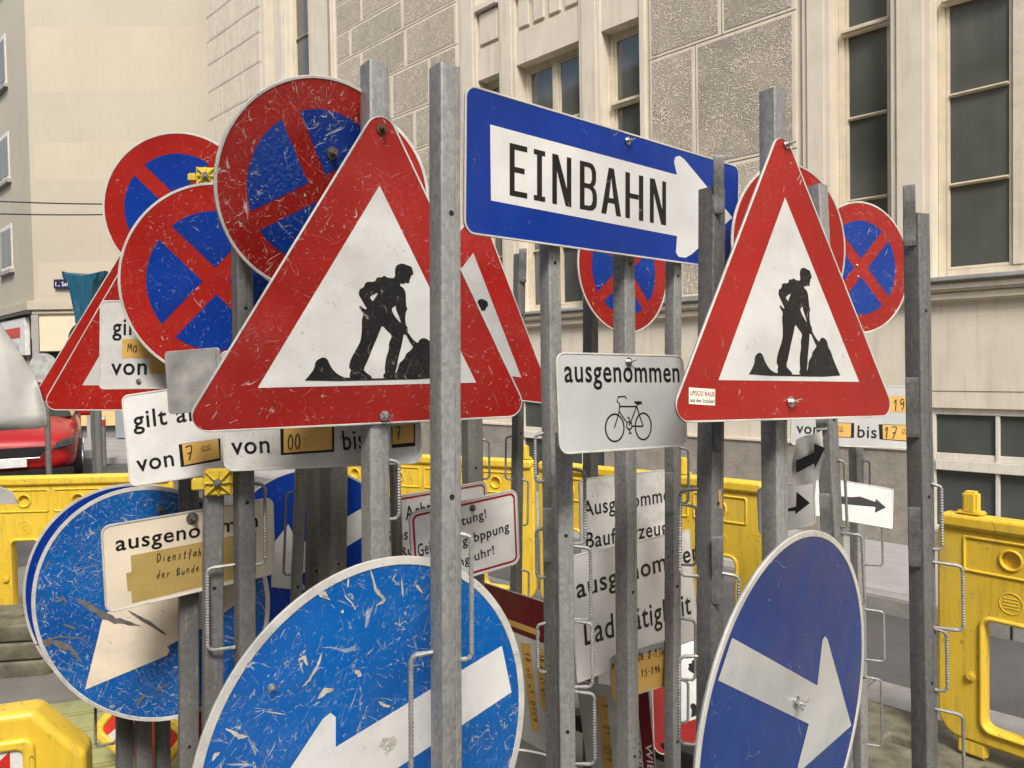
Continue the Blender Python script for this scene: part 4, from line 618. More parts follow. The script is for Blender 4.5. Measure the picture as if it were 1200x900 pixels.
for a, b in bas:
    mb = MB(); mb.box(a-.0, b+.0, .02, .06, .24, 1.17); fo = None
    wallbox(a, b, -.005, .44, 1.20, 1.334, 'lintel', bevel=.004)
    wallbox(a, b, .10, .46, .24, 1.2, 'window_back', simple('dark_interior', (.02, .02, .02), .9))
    mb = MB(); f = .05
    mb.box(a, a+f, .02, .09, .24, 1.2); mb.box(b-f, b, .02, .09, .24, 1.2); mb.box(a+f, b-f, .021, .089, 1.15, 1.2); mb.box(a+f, b-f, .005, .088, .72, .80); mb.box(a+f, b-f, .03, .086, .80, .85); mb.box(a+f, b-f, .021, .089, .24, .28)
    k = 4; ws = (b-a-2*f)/k
    for i in range(1, k): mb.box(a+f+ws*i-.014, a+f+ws*i+.014, .022, .08, .281, 1.149)
    fo = mb.build('basement_window', stucco('white_frame_paint', (.60, .57, .50), (.70, .67, .60), 12, .55, .15), B, bevel=.004)
    PG = simple('grey_painted_pane', (.065, .075, .07), .35, 0, .15, 4)
    for i in range(k):
        for z0, z1 in ((.28, .72), (.85, 1.15)):
            pm = MB(); pm.box(a+f+ws*i+.004, a+f+ws*(i+1)-.004, .05, .056, z0, z1); pm.build('pane', PG, fo)
# block piers
def block(s0, s1, z0, z1, far=False):
    g = .005; mb = MB(); mb.box(s0+g, s1-g, -.022, .01, z0+g, z1-g, 0); q = .034 if not far else .028; mb.box(s0+q, s1-q, -.026, -.0215, z0+q, z1-q, 1); part('stone_block', mb, [CREAM(), CRF if far else CR], bevel=.003)
    fr = MB(); r = .035
    return
def smooth_margin(s0, s1, z0, z1):
    pass
rngb = random.Random(5)
def pier(s0, s1, zrows, far=False, joints=None):
    wallbox(s0, s1, 0, .447, 2.2, TOP, 'wall')
    m0, m1 = s0+.05, s1-.05
    for i in range(len(zrows)-1):
        z0, z1 = zrows[i], zrows[i+1]
        js = joints[i % len(joints)] if joints else [.5]
        c = [m0]+[m0+(m1-m0)*j for j in js]+[m1]
        for a, b in zip(c, c[1:]): block(a, b, z0, z1, far)
pier(-2.47, -.85, [2.22, 3.43, 4.62, 5.8, 7.0, 8.2], False, [[.22], [.345], [.53], [.3], [.6]])
pier(-8.15, -5.28, [2.22, 3.43, 4.52, 5.06, 5.67, 6.2, 6.62, 7.06, 7.6, 8.2, 8.8, 9.4], False, [[.3, .66], [.2, .6], [.33, .68], [.5, .8], [.24, .62], [.14, .6], [.25, .62], [.4, .7], [.3, .6], [.2, .7], [.4]])
pier(-12.7, -10.45, [2.22, 3.6, 4.9, 6.4, 6.93, 7.44, 7.88, 8.35, 8.9, 9.5], True, [[.5], [.4], [.6], [.3, .7], [.68], [.34, .66], [.5], [.3]])
pier(2.3, 5.0, [2.22, 3.43, 4.62, 5.8, 7.0, 8.2], False, [[.3, .7], [.5], [.25, .6]])
wallbox(8.0, 30, 0, .447, 2.2, TOP, 'wall')
# window bays: pilasters, lintels and three openings each
def bay(s0, s1, opens, ztop, trz, hb, z2=None, panel=True):
    zz0 = 2.2
    # solid strips between the openings
    e_ = [s0]+[v for o in opens for v in o[:2]]+[s1]
    for i in range(0, len(e_), 2):
        if e_[i+1]-e_[i] > .02:
            wallbox(e_[i], e_[i+1], -.03, .446, zz0, TOP, 'pilaster', bevel=.008)
            if e_[i+1]-e_[i] > .2: wallbox(e_[i]+.05, e_[i+1]-.05, -.048, -.031, zz0+.08, TOP-.2, 'pilaster_strip', bevel=.006)
    for o in opens:
        a, b, vb = o
        wallbox(a, b, -.012, .445, ztop, ztop+.38, 'lintel', bevel=.004)
        zp = z2[0]
        wallbox(a, b, .02, .444, ztop+.38, zp, 'spandrel')
        k = max(1, round((b-a)/.26)); ws = (b-a)/k           # fluted spandrel panel
        if panel:
            for i in range(k): mb = MB(); mb.box(a+ws*i+.035, a+ws*(i+1)-.035, -.012, .019, ztop+.42, zp-.10); part('spandrel_panel', mb, CREAM(), bevel=.01)
        wallbox(a, b, -.06, .443, zp-.08, zp, 'sill', bevel=.01)
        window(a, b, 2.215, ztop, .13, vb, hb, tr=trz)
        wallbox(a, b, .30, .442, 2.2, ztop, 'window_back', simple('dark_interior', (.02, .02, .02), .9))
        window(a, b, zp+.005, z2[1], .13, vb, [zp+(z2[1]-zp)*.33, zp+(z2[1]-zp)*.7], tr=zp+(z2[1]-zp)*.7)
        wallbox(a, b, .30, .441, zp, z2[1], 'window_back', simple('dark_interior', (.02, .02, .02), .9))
        wallbox(a, b, -.012, .440, z2[1], TOP, 'lintel', bevel=.004)
HB = [2.93, 3.62, 4.34]
bay(-5.28, -2.47, [(-4.96, -4.57, []), (-4.29, -3.33, [(-3.81, .075)]), (-3.03, -2.54, [])], 5.1, 4.34, HB, (6.0, 8.4))
bay(-.85, 2.3, [(-.60, -.13, []), (.17, 1.2, [(.71, .075)]), (1.5, 2.0, [])], 5.1, 4.34, HB, (6.0, 8.4))
bay(-10.45, -8.15, [(-10.30, -9.97, []), (-9.64, -8.82, [(-9.12, .05)])], 5.1, 4.34, HB, (6.0, 9.2))
bay(5.0, 8.0, [(5.2, 5.7, []), (6.0, 7.0, [(6.5, .075)]), (7.3, 7.8, [])], 5.1, 4.34, HB, (6.0, 8.4))
wallbox(-8.27, -8.22, -.07, -.032, 2.2, TOP, 'drainpipe', simple('pipe_paint', (.30, .27, .22), .6), .015)
wallbox(S0, S1, -.35, .5, TOP, TOP+.35, 'cornice', bevel=.05)
mb = MB(); mb.box(1.02, 1.12, .10, .125, 3.02, 3.14); part('notice', mb, simple('white_notice', (.75, .75, .72), .5))

# ------------------------------------------------------------------ plain corner building at the left
PL = stucco('pale_render', (.42, .38, .30), (.48, .44, .35), .35, .9, .25, .12)
PL2 = stucco('patched_render', (.455, .41, .315), (.51, .465, .36), .5, .9, .12, .1)
C2 = empty('corner_building', (-10.45, 16.9, 0)); tag(C2, 'plain pale yellow corner building with shop front at far left', 'building')
def cpart(name, mb, mat, par=None, bevel=0): return mb.build(name, mat, par or C2, bevel=bevel)
# local: x right along the front, y back; the side wall runs back-left at 45 degrees
D = Vector((-1, 1, 0)).normalized()
def prismz(poly, z0, z1, name, mat, bevel=0): mb = MB(); mb.prism(poly, z0, z1); return cpart(name, mb, mat, bevel=bevel)
foot = [(0, 0), (14, .25), (14, 9), (-12, 9+3), (D.x*15, D.y*15)]
prismz([(p[0], p[1]) for p in foot], 2.35, 17, 'wall', PL)
ins = [(.25, .35), (14, .6), (14, 9), (-12, 12), (D.x*15+.2, D.y*15)]
prismz(ins, 0, 2.35, 'shop_recess', simple('shop_grey', (.20, .20, .19), .6))
# string course above the shop
prismz([(-.10, -.10), (14, .15), (14, .26), (0, .01), (D.x*14, D.y*14), (D.x*14-.12, D.y*14-.06)], 2.95, 3.16, 'string_course', PL, .02)
prismz([(-.05, -.05), (14, .20), (14, .25), (0, .0)], 2.86, 2.95, 'string_course', PL, .02)
# shop fascia (front and side)
for x0, x1 in ((.12, 3.9), (4.0, 7.0)):
    mb = MB(); mb.box(x0, x1, -.06, .10, 2.05, 2.80); cpart('fascia', mb, simple('cream_fascia', (.66, .60, .44), .5, 0, .05, 2), bevel=.01)
mb = MB(); mb.box(-.05, .10, -.05, .3, 0, 2.86); cpart('corner_pillar', mb, simple('grey_stone', (.33, .32, .30), .7))
for x in (.55, 1.05, 1.9, 2.9, 5.6, 7.0): mb = MB(); mb.box(x-.04, x+.04, .1, .34, 0, 2.05); cpart('shop_mullion', mb, simple('grey_stone', (.33, .32, .30), .7))
SG_ = simple('shop_glass', (.05, .052, .05), .08)
for x0, x1 in ((.14, .51), (.59, 1.01), (1.09, 1.86), (1.94, 2.86)): mb = MB(); mb.box(x0, x1, .28, .30, .35, 2.03); cpart('shop_window', mb, SG_)
for x0, x1, m in ((.59, 1.01, 1), (1.09, 1.6, 1)):
    mb = MB(); mb.box(x0, x1, .24, .27, .38, 1.05); cpart('yellow_panel', mb, simple('ochre_panel', (.72, .52, .24), .5, 0, .1, 3))
mb = MB(); mb.box(1.75, 3.6, -.12, .05, .12, 1.0); cpart('grey_panel', mb, simple('blue_grey_panel', (.26, .29, .31), .5, 0, .1, 2), bevel=.01)
# upper patches on the front
for z0, z1, x1 in ((5.8, 6.6, 4.6), (7.7, 9.1, 4.0), (10.8, 11.8, 9.0), (3.3, 4.0, 3.2)):
    mb = MB(); k_ = .25/14; mb.prism([(.10, .10*k_-.0008), (x1, x1*k_-.0008), (x1, .3), (.10, .3)], z0, z1); cpart('render_patch', mb, PL2)
# side wall windows and shop sign
def side(u0, u1, z0, z1, off, th, name, mat, par=None, bevel=0):
    nrm = Vector((-1, -1, 0)).normalized(); a = D*u0+nrm*off; b = D*u1+nrm*off; q = nrm*th
    mb = MB(); mb.prism([(a.x, a.y), (b.x, b.y), (b.x+q.x, b.y+q.y), (a.x+q.x, a.y+q.y)], z0, z1); return mb.build(name, mat, par or C2, bevel=bevel)
WF = simple('white_window_frame', (.66, .64, .58), .5); SGL = simple('side_window_glass', (.20, .19, .16), .35)
for z0, z1 in ((4.05, 5.1), (6.15, 7.25), (8.35, 9.5), (10.6, 11.7)):
    for u in (1.72, 4.3, 6.9):
        f = side(u, u+1.05, z0, z1, .0, .02, 'window', WF); side(u-.1, u+1.15, z0-.1, z0-.02, -.0, .09, 'sill', simple('grey_stone', (.33, .32, .30), .7), f)
        for k in range(2): side(u+.08+.48*k, u+.49+.48*k, z0+.1, z1-.1, .022, .01, 'pane', SGL, f)
e = side(.35, 2.6, 1.98, 2.82, .02, .10, 'shop_sign', simple('white_sign_box', (.72, .71, .68), .5), bevel=.01)
side(.75, 2.2, 2.40, 2.62, .122, .01, 'red_bar', simple('red_sign_bar', (.60, .05, .03), .4), e)
nrm = Vector((-1, -1, 0)).normalized()
t_ = textmesh('MALA', (0, 0), (.85, 0), .17, 'c', 0, simple('pale_blue_letter', (.35, .45, .65), .4), e)
t_.matrix_local = Matrix.Translation(D*1.75+nrm*.126+Vector((0, 0, 2.12))) @ Matrix.Rotation(-pi/4, 4, 'Z') @ Matrix.Rotation(pi/2, 4, 'X')
for u in (.5, 1.0, 1.7, 2.4, 3.4): side(u, u+.07, 0, 1.98, -.05, .1, 'shop_mullion', simple('grey_stone', (.33, .32, .30), .7))
side(.3, 9, .2, 1.95, -.1, .06, 'shop_window', SG_)
side(0, 14, 2.88, 2.94, .0, .16, 'awning_edge', simple('dark_grey_metal', (.06, .06, .06), .5))
# street name plate
e = empty('street_name_plate', (-9.98, 16.86, 3.42)); tag(e, 'dark blue street name plate on the corner building', 'sign')
mb = MB(); mb.box(0, .75, -.02, 0, 0, .2); mb.build('plate', simple('name_plate_enamel', (.02, .025, .07), .3), e, bevel=.006)
t_ = textmesh('1., Seilergasse', (0, 0), (.66, 0), .10, 'c', 0, worn('white', 'new'), e); t_.matrix_local = Matrix.Translation((.045, -.022, .05)) @ Matrix.Rotation(pi/2, 4, 'X')
# overhead wires
for (y0, y1, lab) in ((4.95, 4.72, 'upper thin overhead wire across the street at left'), (4.65, 4.52, 'lower thin overhead wire across the street at left')):
    mb = MB(); P = []
    for i in range(25):
        t = i/24; P.append((-13+10*t, 13+.2*t, y0+(y1-y0)*t*2-.25*sin(pi*t)))
    mb.tube(P, .012, 5); tag(mb.build('overhead_wire', simple('black_cable', (.03, .03, .03), .7)), lab, 'wire', 'overhead wires')
# ------------------------------------------------------------------ opposite side of the street (reflected in the panes)
OB = empty('opposite_building'); OB.matrix_world = Matrix.Translation(FM @ Vector((0, -13.5, 0))) @ Matrix.Rotation(FROT+pi, 4, 'Z')
tag(OB, 'pale building across the street, seen only mirrored in the window panes', 'building')
OM = stucco('opposite_render', (.40, .36, .29), (.52, .47, .38), 2)
mb = MB(); mb.box(-22, 22, 0, 8, 0, 10.6); mb.build('wall', OM, OB)
for z in (2.9, 5.6, 8.3, 10.6): mb = MB(); mb.box(-22, 22, -.3, -.002, z, z+.3); mb.build('cornice', OM, OB, bevel=.05)
for k in range(12):
    x = -20+k*3.5
    for z in (.8, 3.5, 6.2):
        mb = MB(); mb.box(x, x+1.3, -.06, -.003, z, z+1.9); f = mb.build('window', FRM(), OB, bevel=.01)
        mb = MB(); mb.box(x+.1, x+1.2, -.075, -.061, z+.1, z+1.8); mb.build('pane', simple('dark_pane', (.02, .022, .022), .1), f)
        mb = MB(); mb.box(x-.15, x+1.45, -.2, -.061, z+1.95, z+2.1); mb.build('hood', OM, f, bevel=.02)

# ------------------------------------------------------------------ plastic barriers
YP = None
def yellow():
    s = N('yellow_barrier_plastic'); v = s.rnd(); a = s.noise(v, 3, 6, .6); b = s.noise(v, 40, 5, .7); c = s.noise(s.mapv(v, (5, 5, .6)), 7, 5, .7)
    cc = s.mix(s.ramp(a, .3, .7), (.70, .47, .035), (.82, .58, .06)); cc = s.mix(s.ramp(c, .50, .78, 0, .6), cc, (.30, .21, .06)); cc = s.mix(s.ramp(b, .62, .72, 0, .65), cc, (.13, .10, .05)); sc2 = s.math('ABSOLUTE', s.math('SUBTRACT', s.noise(s.mapv(s.mapv(v, (1, 1, 1), (0, .5, 0)), (1, 1, .3)), 22, 2, .5, .5), .5)); cc = s.mix(s.math('MULTIPLY', s.ramp(sc2, .006, .002), s.ramp(s.noise(v, 6, 3), .52, .62)), cc, (.20, .13, .04)); cc = s.mix(s.ramp(s.noise(s.mapv(v, (1, 1, 1)), 1.6, 7, .7, .6), .56, .70, 0, .45), cc, (.36, .30, .16))
    s.set('Base Color', cc); s.set('Roughness', s.ramp(a, .3, .7, .35, .5)); s.set('Subsurface Weight', 0.); s.bump(b, .12, .004); return s.m
YP = yellow(); RX = Matrix.Rotation(pi/2, 4, 'X')
def barrier(p0, p1, H, label, nub=True, design='r', foot=True, holes=True):
    """one moulded panel from base point p0 to p1, height H"""
    p0, p1 = Vector(p0), Vector(p1); L = (p1-p0).length; yaw = math.atan2(p1.y-p0.y, p1.x-p0.x)
    e = empty('plastic_barrier', (p0.x, p0.y, p0.z), (0, 0, yaw)); tag(e, label, 'barrier', 'yellow plastic street barriers')
    z0 = .14*H; out = [(0.02, z0)]+arcpts(L-.09, z0+.10, .09, -pi/2, 0)+arcpts(L-.09, H-.09, .09, 0, pi/2)+arcpts(.09, H-.09, .09, pi/2, pi)+arcpts(.09, z0+.10, .09, pi, 3*pi/2)[:-1]
    out = out[1:]
    cut = []; nb = max(1, int((L-.2)/.30)); ws = (L-.16)/nb
    for k in range(nb):
        cx = .08+ws*(k+.5); cut.append(rrect(ws*.50, H*.40, .03, cx, H*.42))
    for k in range(nb):
        cx = .08+ws*(k+.5)
        cut.append(circle(.030, 20, cx-ws*.0, H*.855)); 
    body = flat('panel', [out]+cut, YP, e, z=0, thick=.045, bevel=.012, rot=RX, res=3)
    # raised rims round the openings and the sunken top field
    for c in cut[:nb]:
        xs_ = [p_[0] for p_ in c]; zs_ = [p_[1] for p_ in c]; cx, cz = (min(xs_)+max(xs_))/2, (min(zs_)+max(zs_))/2; w_, h_ = max(xs_)-min(xs_), max(zs_)-min(zs_)
        flat('opening_rim', [rrect(w_+.036, h_+.036, .045, cx, cz), rrect(w_+.002, h_+.002, .03, cx, cz)], YP, e, z=0, thick=.066, bevel=.008, rot=RX)
    flat('top_rail', [rrect(L-.02, .055, .022, L/2, H-.03)], YP, e, z=0, thick=.075, bevel=.014, rot=RX)
    for k in range(nb):
        cx = .08+ws*(k+.5)
        flat('field_frame', [rrect(ws*.92, .135, .012, cx, H*.855), rrect(ws*.92-.02, .115, .006, cx, H*.855)], YP, e, z=0, thick=.056, bevel=.004, rot=RX)
        mb = MB(); mb.prism(circle(.034, 20, cx, H*.855), -.019, .019, axis='y'); mb.build('dimple', simple('dimple_shade_plastic', (.52, .31, .012), .5), e, bevel=.004) if False else None
        flat('dimple_rim', [circle(.040, 24, cx, H*.855), circle(.0305, 24, cx, H*.855)], YP, e, z=0, thick=.058, bevel=.004, rot=RX)
        mb = MB(); mb.box(cx-.045, cx+.045, -.008, .008, H*.855-.045, H*.855+.045); mb.build('dimple_back', YP, e)
        flat('stamp_ring', [circle(.040, 24, cx, H*.70), circle(.036, 24, cx, H*.70)], YP, e, z=0, thick=.049, bevel=.001, rot=RX)
        for q in range(4): flat('stamp_line', [rrect(.05, .004, .001, cx, H*.70+.018-.012*q)], YP, e, z=0, thick=.048, bevel=.0005, rot=RX)
        mb = MB(); mb.prism(circle(.018, 16, cx-ws*.38, H*.40), -.036, -.02, axis='y'); mb.build('knob', YP, e, bevel=.006)
    for x in ((.07, L-.07) if nub is True else nub):
        mb = MB(); mb.box(x-.026, x+.026, -.024, .024, H-.004, H+.085); mb.build('peg', YP, e, bevel=.009)
        mb = MB(); mb.box(x-.045, x+.045, -.03, .03, H-.003, H+.012); mb.build('peg_collar', YP, e, bevel=.006)
    if foot:
        for x in (.12, L-.12):
            mb = MB(); mb.box(x-.05, x+.05, -.02, .02, 0.10, z0+.02); mb.build('leg', YP, e, bevel=.008)
    return e
RB = paving('recycled_rubber', (.06, .057, .042), (.20, .19, .125), 9)
def footblock(loc, yaw, label, n=1, sx=.8, sy=.42):
    e = empty('barrier_foot', loc, (0, 0, yaw)); tag(e, label, 'barrier foot', 'recycled plastic barrier feet')
    for k in range(n):
        o = flat('block', [rrect(sx-.03*k, sy-.02*k, .05), rrect(.14, .07, .006, 0, 0), rrect(.14, .07, .006, -sx*.3, 0), rrect(.14, .07, .006, sx*.3, 0)], RB, e, z=.045+.095*k, thick=.09, bevel=.014)
        mb = MB(); mb.box(-sx/2+.02, sx/2-.02, -sy/2+.05, sy/2-.05, .01+.095*k, .03+.095*k); mb.build('base_web', RB, e)
#BARR#
barrier((.16, 4.60, 0), (1.20, 3.62, 0), 1.02, 'yellow barrier between the middle posts, with the free right end', nub=(.10, .97))
barrier((-1.30, 5.35, 0), (.13, 4.63, 0), 1.02, 'yellow barrier behind the Achtung plates, left of the free-ended one')
barrier((1.64, 2.95, 0), (2.80, 1.44, 0), 1.01, 'nearest yellow barrier, at the right edge of the photo', nub=(.115, 1.2))
barrier((-4.9, 4.35, 0), (-2.0, 4.5, 0), 1.0, 'yellow barrier at the left, behind the worn blue disc')
footblock((1.52, 2.98, .0), -.85, 'mossy grey barrier foot with slots, under the right barrier', 1, 1.1, .55)
footblock((-2.85, 4.15, 0), .15, 'stack of two grey-green barrier feet at the left edge', 3, .75, .45)
# road safety barrier end with red-white reflector, lower left
e = empty('reflector_barrier', (-1.40, 1.24, 0), (0, 0, .32)); tag(e, 'yellow barrier end with red and white chevron panel at the lower left corner', 'barrier')
Hh = .985
o1 = [(0, .1), (.62, .1)]+arcpts(.60, Hh-.10, .02, 0, pi/4, 3)+arcpts(.53, Hh-.02, .02, pi/4, pi/2, 3)+arcpts(.1, Hh-.1, .1, pi/2, pi)
flat('panel', [o1], YP, e, z=0, thick=.07, bevel=.013, rot=RX, res=4)
flat('reflector_frame', [rrect(.50, .62, .02, .29, .63), rrect(.46, .58, .012, .29, .63)], YP, e, z=0, thick=.086, bevel=.006, rot=RX)
mb = MB()
q = [(.06, .34), (.52, .34), (.52, .92), (.06, .92)]
flat('white_reflector', [q], worn('white', 'light'), e, z=.0362, rot=RX)
for k, (a, b) in enumerate(((.56, .98), (.06, .30), (1.3, 1.5))):
    # diagonal stripes clipped to the panel
    P = [(.06, .34+a*.58), (.06+(.58-a*.58), .92), (.06, .92)] if k == 0 else [(.06, .34+a*.58), (.50, .34+a*.58+.44), (.50, .34+b*.58+.44), (.06, .34+b*.58)]
    P = [(min(.52, x), min(.92, y)) for x, y in P]
    if k < 2: flat('red_stripe', [P], simple('red_reflector', (.55, .03, .015), .35), e, z=.0367, rot=RX)
mb = MB(); mb.box(.36, .47, -.052, -.034, .925, .942); mb.build('grip', YP, e, bevel=.007)

# ------------------------------------------------------------------ leaning boards and scrap at the bottom
MAR = simple('maroon_print', (.13, .008, .012), .35); GW = paint('dirty_white_board', (.55, .54, .50), .2, (.2, .2, .18), .3, dots=False)
for key, lab in (('W1', 'white and maroon info board with two yellow strips, leaning behind the posts'), ('W2', 'white and maroon info board with vertical print, leaning low behind the post')):
    e = sign(key, 'information_board', lab, 'board', 'leaning information boards'); p = POSE[key]; w_, h_ = p['w'], p['h']
    plate(rrect(w_, h_, .004), e)
    flat('white_field', [rrect(w_-.003, h_-.003, .003)], GW, e, z=.0003)
    if key == 'W1': flat('maroon_header', [rrect(w_-.004, h_*.27, .003, 0, h_*.36)], MAR, e, z=.0009); flat('yellow_print', [rrect(w_*.5, .02, .003, .02, h_*.28)], TAPE(), e, z=.0014)
    else: flat('maroon_header', [rrect(w_*.16, h_-.004, .003, w_*.41, 0)], MAR, e, z=.0009)
    for i, q in enumerate(SHAPE[key+'_tape']):
        flat('yellow_tape', [clip(key, q, .003)], TAPE(), e, z=.0013+.0002*i)
        a = Vector(lerp(q[0], q[1], .35)); b = Vector(lerp(q[3], q[2], .35)); hand('1 - 01 2019' if key == 'W2' else '18 no.u1 0719', tuple(a.lerp(b, .1)), tuple(a.lerp(b, .9)), .022, .0022, e)
    if key == 'W2':
        textmesh('BAUEN FÜR SIE', (w_*.22, h_*.40), (w_*.22, -h_*.30), .024, 'c', .0009, INK(), e, 0.)
        textmesh('WIENER', (w_*.385, h_*.10), (w_*.385, -h_*.34), .022, 'c', .0014, worn('white', 'light'), e)
# fallen triangular sign and red sheet on the near pavement
def laid(name, lab, cat, loc, rot): e = empty(name, loc, rot); tag(e, lab, cat); return e
e = laid('fallen_triangle_sign', 'red and white triangle sign lying tilted behind the right middle posts', 'warning sign', (.70, 2.86, .40), (radians(38), radians(-4), radians(25)))
plate(rtri(.7, .03), e); lip(rtri(.7, .03), rtri(.687, .026), e); flat('red_border', [rtri(.6865, .0255)], worn('red', 'light'), e, z=.0006); flat('white_field', [[(0, .2494), (-.216, -.1247), (.216, -.1247)]], worn('white', 'new'), e, z=.0011)
flat('worker_pictogram', SHAPE['worker'], bk, e, z=.0016); flat('rubble_pictogram', [SHAPE['ground']], bk, e, z=.0019)
e = laid('fallen_red_sheet', 'flat red plate under the fallen triangle sign', 'plate', (.80, 2.70, .12), (radians(8), 0, radians(-20)))
flat('plate', [rrect(.45, .3, .01)], worn('red', 'light'), e, z=0, thick=.003, bevel=.0008)
e = laid('fallen_disc', 'grey back of a round sign lying low between the posts', 'traffic sign', (.02, 1.75, .43), (radians(28), radians(16), 0))
flat('plate', [circle(.3, 72)], simple('dark_sign_back', (.07, .065, .055), .5, .3), e, z=0, thick=.003, bevel=.0008); flat('rim', [circle(.3, 72), circle(.294, 72)], RIM(), e, z=.001, thick=.004, bevel=.001)
# dark storage rack that holds the posts
e = laid('storage_rack', 'dark steel rack on the ground holding the sign posts', 'rack', (.1, 2.0, .1), (0, 0, -.7)); DM = simple('dark_rack_steel', (.03, .03, .03), .6, .3)
for y in (-.75, -.25, .25, .75): mb = MB(); mb.box(-1.1, 1.1, y-.03, y+.03, .12, .18); mb.build('cross_bar', DM, e, bevel=.004)
for x in (-1.1, 1.1): mb = MB(); mb.box(x-.03, x+.03, -.85, .85, .0, .11); mb.build('side_bar', DM, e, bevel=.004)
# crumpled paper arrow
s_ = N('crumpled_paper'); s_.set('Base Color', (.78, .77, .72)); s_.set('Roughness', .8); s_.bump(s_.noise(s_.tc, 30, 4), .6, .01); PAPM = s_.m
e = empty('crumpled_paper_arrow', (.715, 1.86, 1.355), (0, 0, .15)); tag(e, 'crumpled white paper with black arrow hanging right of the tall post', 'paper')
mb = MB(); nx, nz = 8, 14; rr_ = random.Random(3); vs = []
for j in range(nz+1):
    for i in range(nx+1):
        u, v_ = i/nx-.5, j/nz-.5; vs.append((u*.075+.008*v_, .006*sin(9*u+6*v_)+rr_.uniform(-.0012, .0012), v_*.12+.02*u))
k = nx+1; mb.add(vs, [(j*k+i, j*k+i+1, (j+1)*k+i+1, (j+1)*k+i) for j in range(nz) for i in range(nx)]); mb.build('sheet', PAPM, e, smooth=True)
arr = [(-.035, -.03), (.012, -.008), (.012, -.022), (.040, .028), (.012, .040), (.012, .018), (-.035, .0)]
flat('arrow_pictogram', [arr], bk, e, z=.0095, thick=.001, rot=RX)
# bent sign back at the far left
def crumple():
    e = empty('bent_sign_back', (-1.567, 2.35, 1.59)); tag(e, 'bent bare grey sign back at the left edge above the barrier', 'sign'); AL = simple('bare_aluminium', (.42, .42, .39), .62, .2, .2, 9, .15)
    out = [(-.42, .0), (-.02, .20), (.0, .19), (.10, -.06), (.145, -.15), (.145, -.165), (-.42, -.17)]
    V = [(-.35, .06, .25), (-.02, .0, .197), (.088, .03, .0), (.136, .0, -.105), (.139, .0, -.158), (.06, -.03, -.163), (-.35, -.03, -.165), (.035, -.035, -.03), (-.15, .0, .02)]
    mb = MB(); F_ = [(0, 1, 8), (1, 7, 8), (1, 2, 7), (2, 3, 4), (2, 4, 5), (2, 5, 7), (7, 5, 6), (8, 7, 6), (0, 8, 6)]; n = len(V)
    Vb = [(x, y+.004, z) for x, y, z in V]; mb.add(V+Vb, F_+[tuple(n+i for i in reversed(f)) for f in F_]+[(i, j, n+j, n+i) for i, j in ((0, 1), (1, 2), (2, 3), (3, 4), (4, 5), (5, 6), (6, 0))])
    o = mb.build('plate', AL, e)
    bm = bmesh.new(); bm.from_mesh(o.data); bmesh.ops.subdivide_edges(bm, edges=bm.edges, cuts=3, use_grid_fill=True, smooth=.15)
    for f in bm.faces: f.smooth = True
    bm.to_mesh(o.data); bm.free()
    e2 = empty('bent_sign_back', (-1.66, 2.30, 1.265)); tag(e2, 'lower grey sign corner at the left edge just above the barrier', 'sign')
    flat('plate', [[(-.4, -.06), (-.4, .0), (.10, .0), (.15, -.02), (.17, -.06)]], AL, e2, z=0, thick=.004, bevel=.001, rot=RX)
crumple()
# pallet boards, lower left
GP = paving('yellow_green_board', (.26, .27, .09), (.44, .43, .20), 8)
e = laid('board_stack', 'yellow-green worn boards lying on the ground at the lower left', 'boards', (-1.45, 2.95, .02), (0, 0, .35))
for k in range(5): mb = MB(); mb.box(-.6, .75, -.32+.17*k, -.32+.17*k+.14, .10, .15); mb.build('board', GP, e, bevel=.008)
for x in (-.5, 0, .6): mb = MB(); mb.box(x-.04, x+.04, -.34, .5, 0, .098); mb.build('bearer', RB, e)
e = laid('small_warning_lamp_board', 'small yellow framed red and white panel lying on the boards', 'panel', (-1.35, 2.72, .30), (radians(65), radians(35), radians(-10)))
flat('frame', [rrect(.30, .20, .04), rrect(.24, .14, .02)], YP, e, z=0, thick=.03, bevel=.008); flat('red_panel', [rrect(.242, .142, .01)], simple('red_reflector', (.55, .03, .015), .35), e, z=.004, thick=.004)
flat('white_stripe', [[(-.09, -.07), (-.06, -.07), (-.03, .07), (-.06, .07)]], worn('white', 'new'), e, z=.0068)
e = laid('red_board', 'narrow upright red board under the worn blue disc', 'board', (-.955, 2.22, 0), (0, 0, .2))
mb = MB(); mb.box(-.035, .04, 0, .02, .1, .93); mb.build('board', worn('red', 'light'), e, bevel=.003)
e = laid('white_strip_board', 'pale narrow board right of the dark grooved post', 'board', (-.80, 2.10, 0), (0, 0, .1))
mb = MB(); mb.box(-.02, .02, 0, .01, .1, .99); mb.build('board', GW, e, bevel=.002)

